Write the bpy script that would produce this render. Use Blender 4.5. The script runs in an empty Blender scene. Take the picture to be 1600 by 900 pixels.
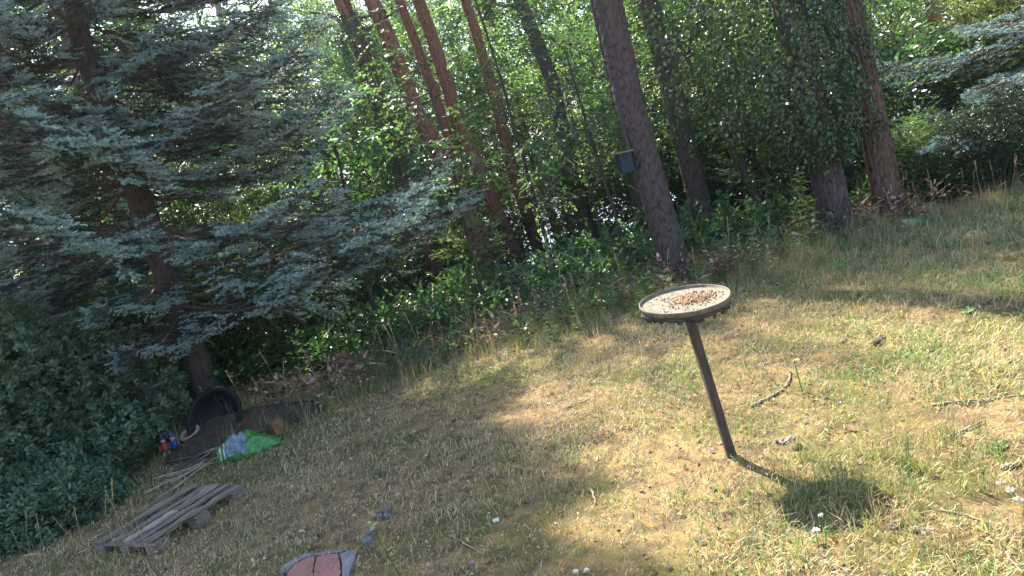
import bpy, math, random
import numpy as np
from mathutils import Vector, Matrix
RAD = math.radians
sc = bpy.context.scene
COL = sc.collection

# ------------------------------------------------------------------ camera
CAM = np.array([0.0, 0.0, 1.65]); FPX = 1180.0
PITCH, ROLL = RAD(9.0), RAD(15.5)
c_f = np.array([0, math.cos(PITCH), -math.sin(PITCH)])
_u0 = np.array([0, math.sin(PITCH), math.cos(PITCH)]); _r0 = np.array([1.0, 0, 0])
c_r = _r0*math.cos(ROLL) - _u0*math.sin(ROLL)
c_u = _r0*math.sin(ROLL) + _u0*math.cos(ROLL)
cam = bpy.data.cameras.new('camera'); cam_o = bpy.data.objects.new('camera', cam); COL.objects.link(cam_o)
cam.sensor_width = 36.0; cam.lens = 36.0*FPX/1600.0; cam.clip_start = 0.05; cam.clip_end = 5000
cam_o.matrix_world = Matrix(((c_r[0], c_u[0], -c_f[0], CAM[0]), (c_r[1], c_u[1], -c_f[1], CAM[1]), (c_r[2], c_u[2], -c_f[2], CAM[2]), (0, 0, 0, 1)))
sc.camera = cam_o

# ------------------------------------------------------------------ light
SUN_AZ, SUN_EL = RAD(-20.0), RAD(49.0)            # azimuth from +Y towards +X
world = bpy.data.worlds.new('World'); sc.world = world; world.use_nodes = True
wn = world.node_tree.nodes; wl = world.node_tree.links
bg = wn['Background']; sky = wn.new('ShaderNodeTexSky'); sky.sky_type = 'NISHITA'; sky.sun_disc = False
sky.sun_elevation = SUN_EL; sky.sun_rotation = SUN_AZ; sky.air_density = 1.0; sky.dust_density = 1.5; sky.ozone_density = 1.0
wl.new(sky.outputs[0], bg.inputs[0]); bg.inputs[1].default_value = 0.115
sd = Vector((math.sin(SUN_AZ)*math.cos(SUN_EL), math.cos(SUN_AZ)*math.cos(SUN_EL), math.sin(SUN_EL)))
sl = bpy.data.lights.new('sun', 'SUN'); sl.energy = 5.0; sl.angle = RAD(0.8); sl.color = (1.0, 0.92, 0.79)
so = bpy.data.objects.new('sun', sl); COL.objects.link(so)
so.rotation_euler = sd.to_track_quat('Z', 'Y').to_euler(); so.location = (-8, 20, 30)
sc.view_settings.view_transform = 'Standard'; sc.view_settings.look = 'None'
sc.view_settings.exposure = 2.42; sc.view_settings.gamma = 1.0
sc.cycles.use_denoising = True
sc.cycles.max_bounces = 8; sc.cycles.diffuse_bounces = 4; sc.cycles.transmission_bounces = 6; sc.cycles.glossy_bounces = 2
sc.cycles.sample_clamp_indirect = 4.0

# ------------------------------------------------------------------ maths helpers
def ray(px, py): return c_f + (px-800)/FPX*c_r + (450-py)/FPX*c_u
def at(px, py, Y):
    d = ray(px, py); return CAM + d*(Y/d[1])
def hsh(i, j, s):
    h = (np.asarray(i).astype(np.int64)*374761393 + np.asarray(j).astype(np.int64)*668265263 + s*974711) & 0x7fffffff
    h = ((h ^ (h >> 13))*1274126177) & 0x7fffffff
    h = h ^ (h >> 16)
    return (h & 0xffff)/65535.0
def vn(x, y, sc_, seed=0):
    x = np.asarray(x, float)*sc_; y = np.asarray(y, float)*sc_
    i = np.floor(x); j = np.floor(y); fx = x-i; fy = y-j
    fx = fx*fx*(3-2*fx); fy = fy*fy*(3-2*fy)
    a = hsh(i, j, seed); b = hsh(i+1, j, seed); c = hsh(i, j+1, seed); d = hsh(i+1, j+1, seed)
    return (a*(1-fx)+b*fx)*(1-fy) + (c*(1-fx)+d*fx)*fy
def fbm(x, y, s, seed=0): return 0.55*vn(x, y, s, seed)+0.28*vn(x, y, s*2.1, seed+7)+0.17*vn(x, y, s*4.3, seed+13)
def edge_y(x): return np.interp(x, [-9, -2.8, -.4, 2.4, 4, 5, 9], [6.3, 6.5, 6.9, 7.2, 7.7, 7.5, 7.2])
def gz(x, y):
    x = np.asarray(x, float); y = np.asarray(y, float)
    z = 0.05*(fbm(x, y, 0.8, 3)-0.5)+0.018*(vn(x, y, 6, 5)-0.5)
    d = np.maximum(y-edge_y(np.clip(x, -9, 9))-2.5, 0)
    dn = -0.22*d*np.clip(d/2.5, 0, 1)
    dn = np.maximum(dn, -11.0)
    far = np.clip((y-255)/25.0, 0, 1); dn = dn*(1-far) + far*(-7.5+np.clip((y-280)/200, 0, 1)*14)
    return z+dn
def hit(px, py):
    d = ray(px, py); t = 0.5
    p = CAM + d*t
    for _ in range(20000):
        p = CAM + d*t
        if p[2] <= gz(p[0], p[1]): break
        if p[1] > 10.2: return np.array([p[0], p[1], float(gz(p[0], p[1]))])
        t += 0.01
    return p
def G(x, y): return np.array([x, y, float(gz(x, y))])
def unit(v): v = np.asarray(v, float); return v/np.maximum(np.linalg.norm(v, axis=-1, keepdims=True), 1e-9)

# ------------------------------------------------------------------ object helpers
def link(o, parent=None):
    COL.objects.link(o)
    if parent is not None: o.parent = parent
    return o
def tag(o, label=None, cat=None, group=None, kind=None):
    if label: o['label'] = label
    if cat: o['category'] = cat
    if group: o['group'] = group
    if kind: o['kind'] = kind
    return o
def thing(name, label, cat, loc=(0, 0, 0), rz=0.0, group=None):
    o = bpy.data.objects.new(name, None); o.empty_display_size = .1
    o.location = [float(v) for v in loc]; o.rotation_euler = (0, 0, rz); link(o); return tag(o, label, cat, group)
class MB:
    """collects vertices and faces (with material slots and an optional float attribute)"""
    def __init__(s): s.v = []; s.f = []; s.n = 0; s.a = []
    def add(s, V, F, mi=0, attr=None):
        V = np.asarray(V, float).reshape(-1, 3)
        for q in (F if isinstance(F, list) else [F]):
            q = np.asarray(q, int)
            if q.size: s.f.append((q+s.n, mi))
        s.v.append(V); s.n += len(V)
        s.a.append(np.zeros(len(V)) if attr is None else np.asarray(attr, float))
        return s
    def mesh(s, name, mats, smooth=True, attr=False):
        V = np.concatenate(s.v); me = bpy.data.meshes.new(name)
        me.vertices.add(len(V)); me.vertices.foreach_set('co', V.ravel().astype(np.float32))
        tot = np.concatenate([np.full(len(q), q.shape[1]) for q, _ in s.f]); loops = np.concatenate([q.ravel() for q, _ in s.f])
        mi = np.concatenate([np.full(len(q), m) for q, m in s.f])
        me.loops.add(len(loops)); me.loops.foreach_set('vertex_index', loops.astype(np.int32))
        me.polygons.add(len(tot)); st = np.concatenate([[0], np.cumsum(tot)[:-1]])
        me.polygons.foreach_set('loop_start', st.astype(np.int32)); me.polygons.foreach_set('loop_total', tot.astype(np.int32))
        me.polygons.foreach_set('material_index', mi.astype(np.int32))
        me.polygons.foreach_set('use_smooth', np.full(len(tot), bool(smooth)))
        if attr:
            at_ = me.attributes.new('relief', 'FLOAT', 'POINT'); at_.data.foreach_set('value', np.concatenate(s.a).astype(np.float32))
        for m in (mats if isinstance(mats, (list, tuple)) else [mats]): me.materials.append(m)
        me.update(calc_edges=True); return me
    def obj(s, name, mats, parent=None, smooth=True, attr=False):
        return link(bpy.data.objects.new(name, s.mesh(name, mats, smooth, attr)), parent)
def copy_tree(o, parent=None):
    c = o.copy(); COL.objects.link(c)
    if parent is not None: c.parent = parent
    for ch in o.children: copy_tree(ch, c)
    return c

def frames(P):
    P = np.asarray(P, float); T = unit(np.gradient(P, axis=0)); ref = np.array([0.31, 0.17, 0.1]) if abs(T[0][2]) > .7 else np.array([0, 0, 1.0])
    A = unit(np.cross(T, ref)); B = np.cross(T, A); return T, A, B
def tube(P, R, n=8, cap=True, closed_end=None):
    P = np.asarray(P, float); R = np.broadcast_to(np.asarray(R, float), (len(P),)); T, A, B = frames(P)
    th = np.linspace(0, 2*np.pi, n, endpoint=False)
    V = P[:, None]+R[:, None, None]*(np.cos(th)[None, :, None]*A[:, None]+np.sin(th)[None, :, None]*B[:, None])
    m = len(P); i = np.arange(m-1)[:, None]*n; j = np.arange(n)[None]; k = (j+1) % n
    Q = np.stack([i+j, i+k, i+n+k, i+n+j], -1).reshape(-1, 4)
    V = V.reshape(-1, 3); F = [Q]
    if cap:
        V = np.concatenate([V, P[:1], P[-1:]]); jj = np.arange(n); kk = (jj+1) % n
        F.append(np.stack([np.full(n, m*n), kk, jj], -1)); F.append(np.stack([np.full(n, m*n+1), (m-1)*n+jj, (m-1)*n+kk], -1))
    return V, F
def lathe(prof, n=24, wob=None):
    prof = np.asarray(prof, float); th = np.linspace(0, 2*np.pi, n, endpoint=False)
    w = np.ones(n) if wob is None else wob
    V = np.stack([prof[:, 0, None]*np.cos(th)*w, prof[:, 0, None]*np.sin(th)*w, np.repeat(prof[:, 1, None], n, 1)], -1).reshape(-1, 3)
    m = len(prof); i = np.arange(m-1)[:, None]*n; j = np.arange(n)[None]; k = (j+1) % n
    return V, [np.stack([i+j, i+k, i+n+k, i+n+j], -1).reshape(-1, 4)]
def box(c, s, rng=None, jit=0.0, nseg=1):
    """box long in x, split in nseg pieces along it, with its vertices jittered"""
    xs = np.linspace(-.5, .5, nseg+1)*s[0]
    ring = np.array([[-.5, -.5], [.5, -.5], [.5, .5], [-.5, .5]])*[s[1], s[2]]
    V = np.array([[x, a, b] for x in xs for a, b in ring])
    if jit: V = V+rng.normal(0, jit, V.shape)*[.6, 1, 1]
    V = V+np.asarray(c)
    F = [[i*4+k, i*4+(k+1) % 4, (i+1)*4+(k+1) % 4, (i+1)*4+k] for i in range(nseg) for k in range(4)]
    F += [[3, 2, 1, 0], [nseg*4+k for k in range(4)]]
    return V, np.array(F)
def rotz(a): c, s = math.cos(a), math.sin(a); return np.array([[c, -s, 0], [s, c, 0], [0, 0, 1.0]])
def basis(d, up=None, roll=0.0):
    """(N,3,3) matrices whose columns are x = d, y = side, z = up-ish; roll turns round x"""
    d = unit(np.atleast_2d(d)); up = np.array([0, 0, 1.0]) if up is None else up
    y = np.cross(np.broadcast_to(up, d.shape), d); bad = np.linalg.norm(y, axis=1) < 1e-3; y[bad] = [0, 1, 0]; y = unit(y); z = np.cross(d, y)
    r = np.broadcast_to(np.asarray(roll, float), (len(d),))[:, None]
    y2 = y*np.cos(r)+z*np.sin(r); z2 = -y*np.sin(r)+z*np.cos(r)
    return np.stack([d, y2, z2], -1)
def scatter(mb, proto, Ms, Ps, Ss, mi=0):
    """adds transformed copies of proto (V, F) to a mesh"""
    V, F = proto; N = len(Ps)
    if N == 0: return
    W = np.einsum('nij,vj->nvi', Ms, V)*np.asarray(Ss).reshape(-1, 1, 1)+np.asarray(Ps)[:, None]
    for q in (F if isinstance(F, list) else [F]):
        FF = (q[None]+(np.arange(N)*len(V))[:, None, None]).reshape(-1, q.shape[1])
        mb.f.append((FF+mb.n, mi))
    mb.v.append(W.reshape(-1, 3)); mb.a.append(np.zeros(N*len(V))); mb.n += N*len(V)

# ------------------------------------------------------------------ materials
def newmat(name):
    m = bpy.data.materials.new(name); m.use_nodes = True; nt = m.node_tree; nt.nodes.clear()
    out = nt.nodes.new('ShaderNodeOutputMaterial'); return m, nt, out
def ramp(nt, stops, inp, interp='LINEAR'):
    r = nt.nodes.new('ShaderNodeValToRGB'); r.color_ramp.interpolation = interp; e = r.color_ramp.elements
    while len(e) < len(stops): e.new(0.5)
    for k, (p, c) in enumerate(stops): e[k].position = p; e[k].color = (*c, 1)
    nt.links.new(inp, r.inputs[0]); return r.outputs[0]
def coord(nt, scale=(1, 1, 1), kind='Object'):
    if kind == 'Position': src = nt.nodes.new('ShaderNodeNewGeometry').outputs['Position']
    else: src = nt.nodes.new('ShaderNodeTexCoord').outputs[kind]
    mp = nt.nodes.new('ShaderNodeMapping'); mp.inputs['Scale'].default_value = scale; nt.links.new(src, mp.inputs[0]); return mp.outputs[0]
def noise(nt, vec, scale, detail=6, rough=.6):
    t = nt.nodes.new('ShaderNodeTexNoise'); t.inputs['Scale'].default_value = scale; t.inputs['Detail'].default_value = detail; t.inputs['Roughness'].default_value = rough
    nt.links.new(vec, t.inputs['Vector']); return t.outputs[0]
def mixc(nt, f, a, b):
    m = nt.nodes.new('ShaderNodeMix'); m.data_type = 'RGBA'
    for s, v in ((0, f), (6, a), (7, b)):
        if hasattr(v, 'links'): nt.links.new(v, m.inputs[s])
        elif s == 0: m.inputs[0].default_value = v
        else: m.inputs[s].default_value = (*v, 1)
    return m.outputs[2]
def bump(nt, h, strength=.4, dist=.01):
    b = nt.nodes.new('ShaderNodeBump'); b.inputs['Strength'].default_value = strength; b.inputs['Distance'].default_value = dist; nt.links.new(h, b.inputs['Height']); return b.outputs[0]
def surf(name, stops, nscale=6, scale=(1, 1, 1), detail=8, rough=.8, spec=.3, bstr=.4, bdist=.01, kind='Object', nrough=.65, metallic=0):
    m, nt, out = newmat(name); v = coord(nt, scale, kind); n = noise(nt, v, nscale, detail, nrough)
    p = nt.nodes.new('ShaderNodeBsdfPrincipled'); nt.links.new(ramp(nt, stops, n), p.inputs['Base Color'])
    p.inputs['Roughness'].default_value = rough; p.inputs['Specular IOR Level'].default_value = spec; p.inputs['Metallic'].default_value = metallic
    if bstr:
        n2 = noise(nt, v, nscale*4, 6, .7); nt.links.new(bump(nt, n2, bstr, bdist), p.inputs['Normal'])
    nt.links.new(p.outputs[0], out.inputs[0]); return m
def leafmat(name, stops, trans=.4, rough=.38, spec=.55, tcol=(1.6, 1.85, .95), fixed=False):
    """each leaf is a mesh island: its colour is drawn at random from the ramp; thin leaves let light through"""
    m, nt, out = newmat(name); g = nt.nodes.new('ShaderNodeNewGeometry'); col = ramp(nt, stops, g.outputs['Random Per Island'])
    p = nt.nodes.new('ShaderNodeBsdfPrincipled'); nt.links.new(col, p.inputs['Base Color']); p.inputs['Roughness'].default_value = rough; p.inputs['Specular IOR Level'].default_value = spec
    oi = nt.nodes.new('ShaderNodeObjectInfo'); hs = nt.nodes.new('ShaderNodeHueSaturation'); nt.links.new(col, hs.inputs['Color'])      # each plant has its own shade of leaf
    for a_, b_, nm in ((.475, .515, 'Hue'), (.8, 1.2, 'Value'), (.8, 1.05, 'Saturation')):
        mr = nt.nodes.new('ShaderNodeMapRange'); mr.inputs[3].default_value = a_; mr.inputs[4].default_value = b_
        src = oi.outputs['Random']
        if nm != 'Hue':
            fr = nt.nodes.new('ShaderNodeMath'); fr.operation = 'MULTIPLY'; fr.inputs[1].default_value = 7.3 if nm == 'Value' else 13.7; nt.links.new(src, fr.inputs[0]); f2 = nt.nodes.new('ShaderNodeMath'); f2.operation = 'FRACT'; nt.links.new(fr.outputs[0], f2.inputs[0]); src = f2.outputs[0]
        nt.links.new(src, mr.inputs[0]); nt.links.new(mr.outputs[0], hs.inputs[nm])
    if not fixed: col = hs.outputs[0]; nt.links.new(col, p.inputs['Base Color'])
    t = nt.nodes.new('ShaderNodeBsdfTranslucent'); mm = nt.nodes.new('ShaderNodeMix'); mm.data_type = 'RGBA'; mm.blend_type = 'MULTIPLY'; mm.inputs[0].default_value = 1
    nt.links.new(col, mm.inputs[6]); mm.inputs[7].default_value = (*tcol, 1); nt.links.new(mm.outputs[2], t.inputs[0])
    x = nt.nodes.new('ShaderNodeMixShader'); x.inputs[0].default_value = trans; nt.links.new(p.outputs[0], x.inputs[1]); nt.links.new(t.outputs[0], x.inputs[2]); nt.links.new(x.outputs[0], out.inputs[0]); return m
def barkmat(name, plate, plate2, fissure, upper=None, z0=3.0, z1=6.0, relief=True, rough=.9):
    m, nt, out = newmat(name); v = coord(nt, (1, 1, .3)); n = noise(nt, v, 22, 8, .7); base = ramp(nt, [(.3, plate2), (.62, plate)], n)
    big = noise(nt, coord(nt, (1, 1, .5)), 3, 4)
    if upper:
        s = nt.nodes.new('ShaderNodeSeparateXYZ'); nt.links.new(coord(nt), s.inputs[0])
        a = nt.nodes.new('ShaderNodeMath'); a.operation = 'MULTIPLY_ADD'; nt.links.new(big, a.inputs[0]); a.inputs[1].default_value = 2.5; nt.links.new(s.outputs[2], a.inputs[2])
        mr = nt.nodes.new('ShaderNodeMapRange'); mr.inputs[1].default_value = z0+1.2; mr.inputs[2].default_value = z1+1.2; nt.links.new(a.outputs[0], mr.inputs[0])
        up = ramp(nt, [(.3, tuple(c*.55 for c in upper)), (.6, upper)], n); base = mixc(nt, mr.outputs[0], base, up)
    vo = nt.nodes.new('ShaderNodeTexVoronoi'); vo.feature = 'DISTANCE_TO_EDGE'; vo.inputs['Scale'].default_value = 22; nt.links.new(coord(nt, (1, 1, .32)), vo.inputs['Vector'])
    if relief:
        at_ = nt.nodes.new('ShaderNodeAttribute'); at_.attribute_name = 'relief'; h = at_.outputs['Fac']
        fac = nt.nodes.new('ShaderNodeMapRange'); fac.inputs[1].default_value = .05; fac.inputs[2].default_value = .4; nt.links.new(h, fac.inputs[0]); fo = fac.outputs[0]
    else:
        fac = nt.nodes.new('ShaderNodeMapRange'); fac.inputs[1].default_value = .02; fac.inputs[2].default_value = .12; nt.links.new(vo.outputs['Distance'], fac.inputs[0]); fo = fac.outputs[0]
    col = mixc(nt, fo, fissure, base)
    p = nt.nodes.new('ShaderNodeBsdfPrincipled'); nt.links.new(col, p.inputs['Base Color']); p.inputs['Roughness'].default_value = rough; p.inputs['Specular IOR Level'].default_value = .25
    hh = nt.nodes.new('ShaderNodeMath'); hh.operation = 'MULTIPLY_ADD'; nt.links.new(fo, hh.inputs[0]); hh.inputs[1].default_value = .0 if relief else 1.0; nt.links.new(n, hh.inputs[2])
    nt.links.new(bump(nt, hh.outputs[0], .8, .012), p.inputs['Normal']); nt.links.new(p.outputs[0], out.inputs[0]); return m

M = {}
M['leaf_bright'] = leafmat('bright_leaf', [(0, (.045, .092, .035)), (.5, (.08, .145, .05)), (.85, (.12, .185, .065)), (1, (.18, .21, .09))], .55)
M['leaf_mid'] = leafmat('mid_leaf', [(0, (.034, .074, .034)), (.6, (.06, .112, .05)), (1, (.11, .16, .07))], .5)
M['leaf_dark'] = leafmat('dark_leaf', [(0, (.018, .046, .026)), (.6, (.034, .07, .036)), (1, (.065, .11, .05))], .4, .33, .55)
M['leaf_ivy'] = leafmat('ivy_leaf', [(0, (.02, .05, .014)), (.7, (.035, .08, .02)), (1, (.08, .13, .03))], .25, .3, .5)
M['leaf_bush'] = leafmat('bush_leaf', [(0, (.06, .115, .075)), (.6, (.10, .17, .105)), (1, (.17, .235, .14))], .3, .5, .35)
M['leaf_weed'] = leafmat('weed_leaf', [(0, (.09, .16, .03)), (.6, (.16, .22, .05)), (1, (.30, .30, .09))], .4, .5)
M['leaf_yellow'] = leafmat('yellow_leaf', [(0, (.16, .20, .04)), (.6, (.24, .26, .06)), (1, (.38, .34, .10))], .45, .5)
M['leaf_brown'] = leafmat('dry_leaf', [(0, (.06, .035, .025)), (.35, (.18, .095, .055)), (.6, (.26, .15, .085)), (.85, (.36, .25, .155)), (1, (.50, .40, .28))], .15, .8, .2, (1, .8, .6))
M['leaf_pale'] = leafmat('pale_leaf', [(0, (.16, .28, .12)), (1, (.26, .36, .18))], .4, .5)
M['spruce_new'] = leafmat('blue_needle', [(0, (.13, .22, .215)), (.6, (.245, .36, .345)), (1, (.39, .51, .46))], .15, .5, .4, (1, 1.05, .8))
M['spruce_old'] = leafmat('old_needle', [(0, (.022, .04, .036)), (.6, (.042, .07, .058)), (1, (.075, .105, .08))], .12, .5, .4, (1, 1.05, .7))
M['pine_needle'] = leafmat('pine_needle', [(0, (.035, .065, .03)), (.6, (.06, .095, .045)), (1, (.10, .13, .06))], .2, .45, .4)
M['yew'] = leafmat('yew_needle', [(0, (.018, .045, .02)), (.6, (.03, .07, .028)), (1, (.055, .10, .035))], .15, .35, .5)
M['yew_light'] = leafmat('light_conifer_needle', [(0, (.06, .12, .04)), (.6, (.10, .17, .055)), (1, (.17, .22, .08))], .25, .45, .4)
M['larch'] = leafmat('yellow_conifer_needle', [(0, (.11, .14, .045)), (.6, (.17, .19, .06)), (1, (.26, .24, .09))], .3, .5, .3)
M['grass_green'] = leafmat('green_blade', [(0, (.055, .11, .03)), (.6, (.10, .17, .05)), (1, (.18, .24, .085))], .35, .5, .35)
M['grass_olive'] = leafmat('olive_blade', [(0, (.15, .145, .045)), (.6, (.25, .23, .075)), (1, (.36, .32, .125))], .3, .55, .3)
M['grass_straw'] = leafmat('straw_blade', [(0, (.24, .165, .07)), (.6, (.40, .30, .14)), (1, (.56, .45, .25))], .25, .6, .3, (1.1, 1, .75))
M['bark_pine'] = barkmat('pine_bark', (.088, .064, .060), (.05, .036, .034), (.014, .010, .010), (.30, .135, .075), 6.0, 9.0)
M['bark_red'] = barkmat('red_pine_bark', (.11, .07, .06), (.06, .036, .03), (.022, .015, .014), (.29, .12, .075), .8, 3.0)
M['bark_warm'] = barkmat('warm_pine_bark', (.15, .082, .062), (.085, .046, .036), (.02, .012, .010), (.26, .12, .075), 5.0, 8.0)
M['bark_far'] = barkmat('far_pine_bark', (.16, .10, .08), (.09, .06, .05), (.035, .025, .02), (.33, .15, .09), 2.5, 5.0, relief=False)
M['bark_spruce'] = barkmat('spruce_bark', (.10, .075, .065), (.06, .045, .04), (.03, .022, .02), None)
M['bark_dark'] = surf('dark_bark', [(.3, (.03, .024, .02)), (.7, (.085, .07, .055))], 14, (1, 1, .3), bstr=.7, bdist=.01)
M['twig'] = surf('twig_bark', [(.3, (.07, .05, .035)), (.7, (.17, .125, .09))], 20, bstr=.3)
M['wood_grey'] = surf('weathered_wood', [(.3, (.06, .043, .032)), (.5, (.155, .118, .088)), (.75, (.29, .235, .185))], 9, (.35, 6, 6), bstr=.6, bdist=.004, rough=.85)
M['wood_pale'] = surf('pale_wood', [(.3, (.16, .13, .10)), (.6, (.30, .255, .20)), (.8, (.42, .37, .31))], 9, (.35, 6, 6), bstr=.5, bdist=.004, rough=.8)
M['wood_red'] = surf('reddish_block_wood', [(.3, (.11, .08, .065)), (.7, (.22, .165, .14))], 14, (1, 4, 4), bstr=.5, bdist=.004)
M['stick'] = surf('dry_stick', [(.3, (.13, .09, .06)), (.7, (.34, .26, .18))], 25, bstr=.5)
M['stone'] = surf('grey_stone', [(.3, (.07, .062, .054)), (.6, (.135, .12, .108)), (.8, (.21, .19, .165))], 9, bstr=.6, bdist=.006)
M['stone_brown'] = surf('earthy_stone', [(.3, (.085, .062, .048)), (.7, (.19, .145, .115))], 12, bstr=.6, bdist=.006)
M['soil'] = surf('dark_soil', [(.3, (.03, .021, .015)), (.6, (.085, .055, .04)), (.8, (.15, .10, .07))], 18, bstr=1, bdist=.03, rough=.95)
M['petal_white'] = leafmat('white_petal', [(0, (.62, .62, .55)), (1, (.80, .80, .74))], .3, .6, .2, (1, 1, .9))
M['petal_pink'] = leafmat('pink_petal', [(0, (.55, .22, .34)), (1, (.78, .45, .55))], .3, .6, .2, (1, .9, .95))
M['petal_cream'] = leafmat('cream_petal', [(0, (.60, .56, .28)), (1, (.76, .72, .45))], .35, .6, .2, (1, 1, .7))

# ================================================================== SETTING
# ground: one sheet to the horizon, a lawn that drops away to a lake
def ground():
    xs = np.concatenate([[-3000, -1500, -700, -350, -180, -100, -60, -40, -28, -20, -15, -12, -10, -8.5], np.arange(-7.5, 8.01, .07), [9, 10, 12, 15, 20, 28, 40, 60, 100, 180, 350, 700, 1500, 3000]])
    ys = np.concatenate([[-1500, -600, -200, -80, -40, -20, -10, -6, -4, -2.5, -1.2, -.4], np.arange(.1, 10.5, .07), np.arange(10.8, 20, .6), np.arange(20, 64, 2), [70, 90, 120, 180, 240, 255, 262, 270, 280, 300, 350, 420, 480, 700, 1500, 3500]])
    X, Y = np.meshgrid(xs, ys, indexing='ij'); Z = gz(X, Y); n, m = X.shape
    idx = np.arange(n*m).reshape(n, m); Q = np.stack([idx[:-1, :-1], idx[1:, :-1], idx[1:, 1:], idx[:-1, 1:]], -1).reshape(-1, 4)
    mt, nt, out = newmat('lawn_ground'); v = coord(nt, kind='Position')
    big = noise(nt, v, 1.1, 5, .6); mid = noise(nt, v, 7, 8, .7); fine = noise(nt, v, 85, 8, .85)
    straw = ramp(nt, [(.28, (.12, .076, .034)), (.5, (.30, .205, .088)), (.7, (.52, .385, .175))], fine)
    soil = ramp(nt, [(.3, (.06, .04, .025)), (.55, (.17, .115, .065)), (.75, (.31, .22, .13))], fine)
    moss = ramp(nt, [(.3, (.055, .06, .015)), (.7, (.18, .17, .05))], fine)
    c = mixc(nt, ramp(nt, [(.42, (0, 0, 0)), (.58, (1, 1, 1))], mid), soil, straw)
    c = mixc(nt, ramp(nt, [(.46, (0, 0, 0)), (.62, (1, 1, 1))], big), c, moss)
    p = nt.nodes.new('ShaderNodeBsdfPrincipled'); nt.links.new(c, p.inputs['Base Color']); p.inputs['Roughness'].default_value = .95; p.inputs['Specular IOR Level'].default_value = .15
    nt.links.new(bump(nt, fine, 1.0, .02), p.inputs['Normal']); nt.links.new(p.outputs[0], out.inputs[0])
    o = MB().add(np.stack([X, Y, Z], -1).reshape(-1, 3), Q).obj('ground', mt)
    tag(o, 'dry patchy lawn ground that drops away under the wood', kind='structure')
ground()
def lake():
    m, nt, out = newmat('lake_water'); p = nt.nodes.new('ShaderNodeBsdfPrincipled'); p.inputs['Base Color'].default_value = (.05, .09, .11, 1); p.inputs['Roughness'].default_value = .12; p.inputs['Specular IOR Level'].default_value = .6
    nt.links.new(bump(nt, noise(nt, coord(nt, (1, .3, 1), 'Position'), .8, 5), .5, .2), p.inputs['Normal']); nt.links.new(p.outputs[0], out.inputs[0])
    x = np.linspace(-2500, 2500, 9); y = np.linspace(30, 275, 5); X, Y = np.meshgrid(x, y, indexing='ij'); idx = np.arange(45).reshape(9, 5)
    o = MB().add(np.stack([X, Y, X*0-9.3], -1).reshape(-1, 3), np.stack([idx[:-1, :-1], idx[1:, :-1], idx[1:, 1:], idx[:-1, 1:]], -1).reshape(-1, 4)).obj('water', m)
    tag(o, 'pale lake water glinting between the trunks', kind='structure')
lake()

# ================================================================== FOLIAGE BUILDING BLOCKS
def leaf(l=1.0, w=.6, fold=.12, n=4):
    """one leaf along +x, two halves folded along the midrib"""
    if n == 4: return np.array([[0, 0, 0], [.45*l, w/2, fold*l], [l, 0, -.04*l], [.45*l, -w/2, fold*l]]), [np.array([[0, 2, 1], [0, 3, 2]])]
    return np.array([[0, 0, 0], [.22*l, w*.42, fold*l], [.62*l, w*.45, fold*l*.8], [l, 0, -.1*l], [.62*l, -w*.45, fold*l*.8], [.22*l, -w*.42, fold*l]]), [np.array([[0, 3, 2, 1], [0, 5, 4, 3]])]
def spray(rng, L=.34, n=9, ll=.085, lw=.055, six=False, droop=.25):
    """a twig with alternate leaves"""
    mb = MB(); t = np.linspace(.12, 1, n); P = np.stack([t*L, 0*t, -droop*L*t**2], -1); side = np.where(np.arange(n) % 2, 1, -1)
    ang = side*RAD(52)*(1-t**3)+rng.normal(0, .25, n); d = np.stack([np.cos(ang), np.sin(ang), rng.normal(-.15, .25, n)], -1)
    scatter(mb, leaf(1, lw/ll, .1, 6 if six else 4), basis(d, roll=rng.normal(0, .45, n)), P, ll*rng.uniform(.65, 1.15, n)*(1-.25*t))
    return np.concatenate(mb.v), [f for f, _ in mb.f]
def shoot(rng, L=.13, n=46, nl=.027, nw=.008, flat=False, fwd=48):
    """a conifer shoot: needles all round (or in two ranks) along +x"""
    t = rng.uniform(0.02, 1, n); ph = rng.uniform(-np.pi, np.pi, n)*.88+np.pi/2
    if flat: ph = np.where(rng.random(n) < .5, 0, np.pi)+rng.normal(0, .3, n)
    a = RAD(fwd)+rng.normal(0, .18, n)-.5*(t > .9)
    d = np.stack([np.cos(a), np.sin(a)*np.cos(ph), np.sin(a)*np.sin(ph)], -1); P = np.stack([t*L, 0*t, 0*t], -1)
    s = unit(np.cross(d, rng.normal(0, 1, (n, 3)))); l = nl*rng.uniform(.75, 1.15, n)[:, None]
    V = np.stack([P+s*nw/2, P-s*nw/2, P+d*l], 1).reshape(-1, 3)
    return V, [np.arange(3*n).reshape(-1, 3)]
def limb(p0, d, L, rng, n=6, up=.25, wob=.06):
    d = unit(d); t = np.linspace(0, 1, n)[:, None]
    return np.asarray(p0)+d*t*L+np.array([0, 0, 1.0])*up*L*t**2+np.cumsum(rng.normal(0, wob*L/n, (n, 3)), 0)*(t > 0)

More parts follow.
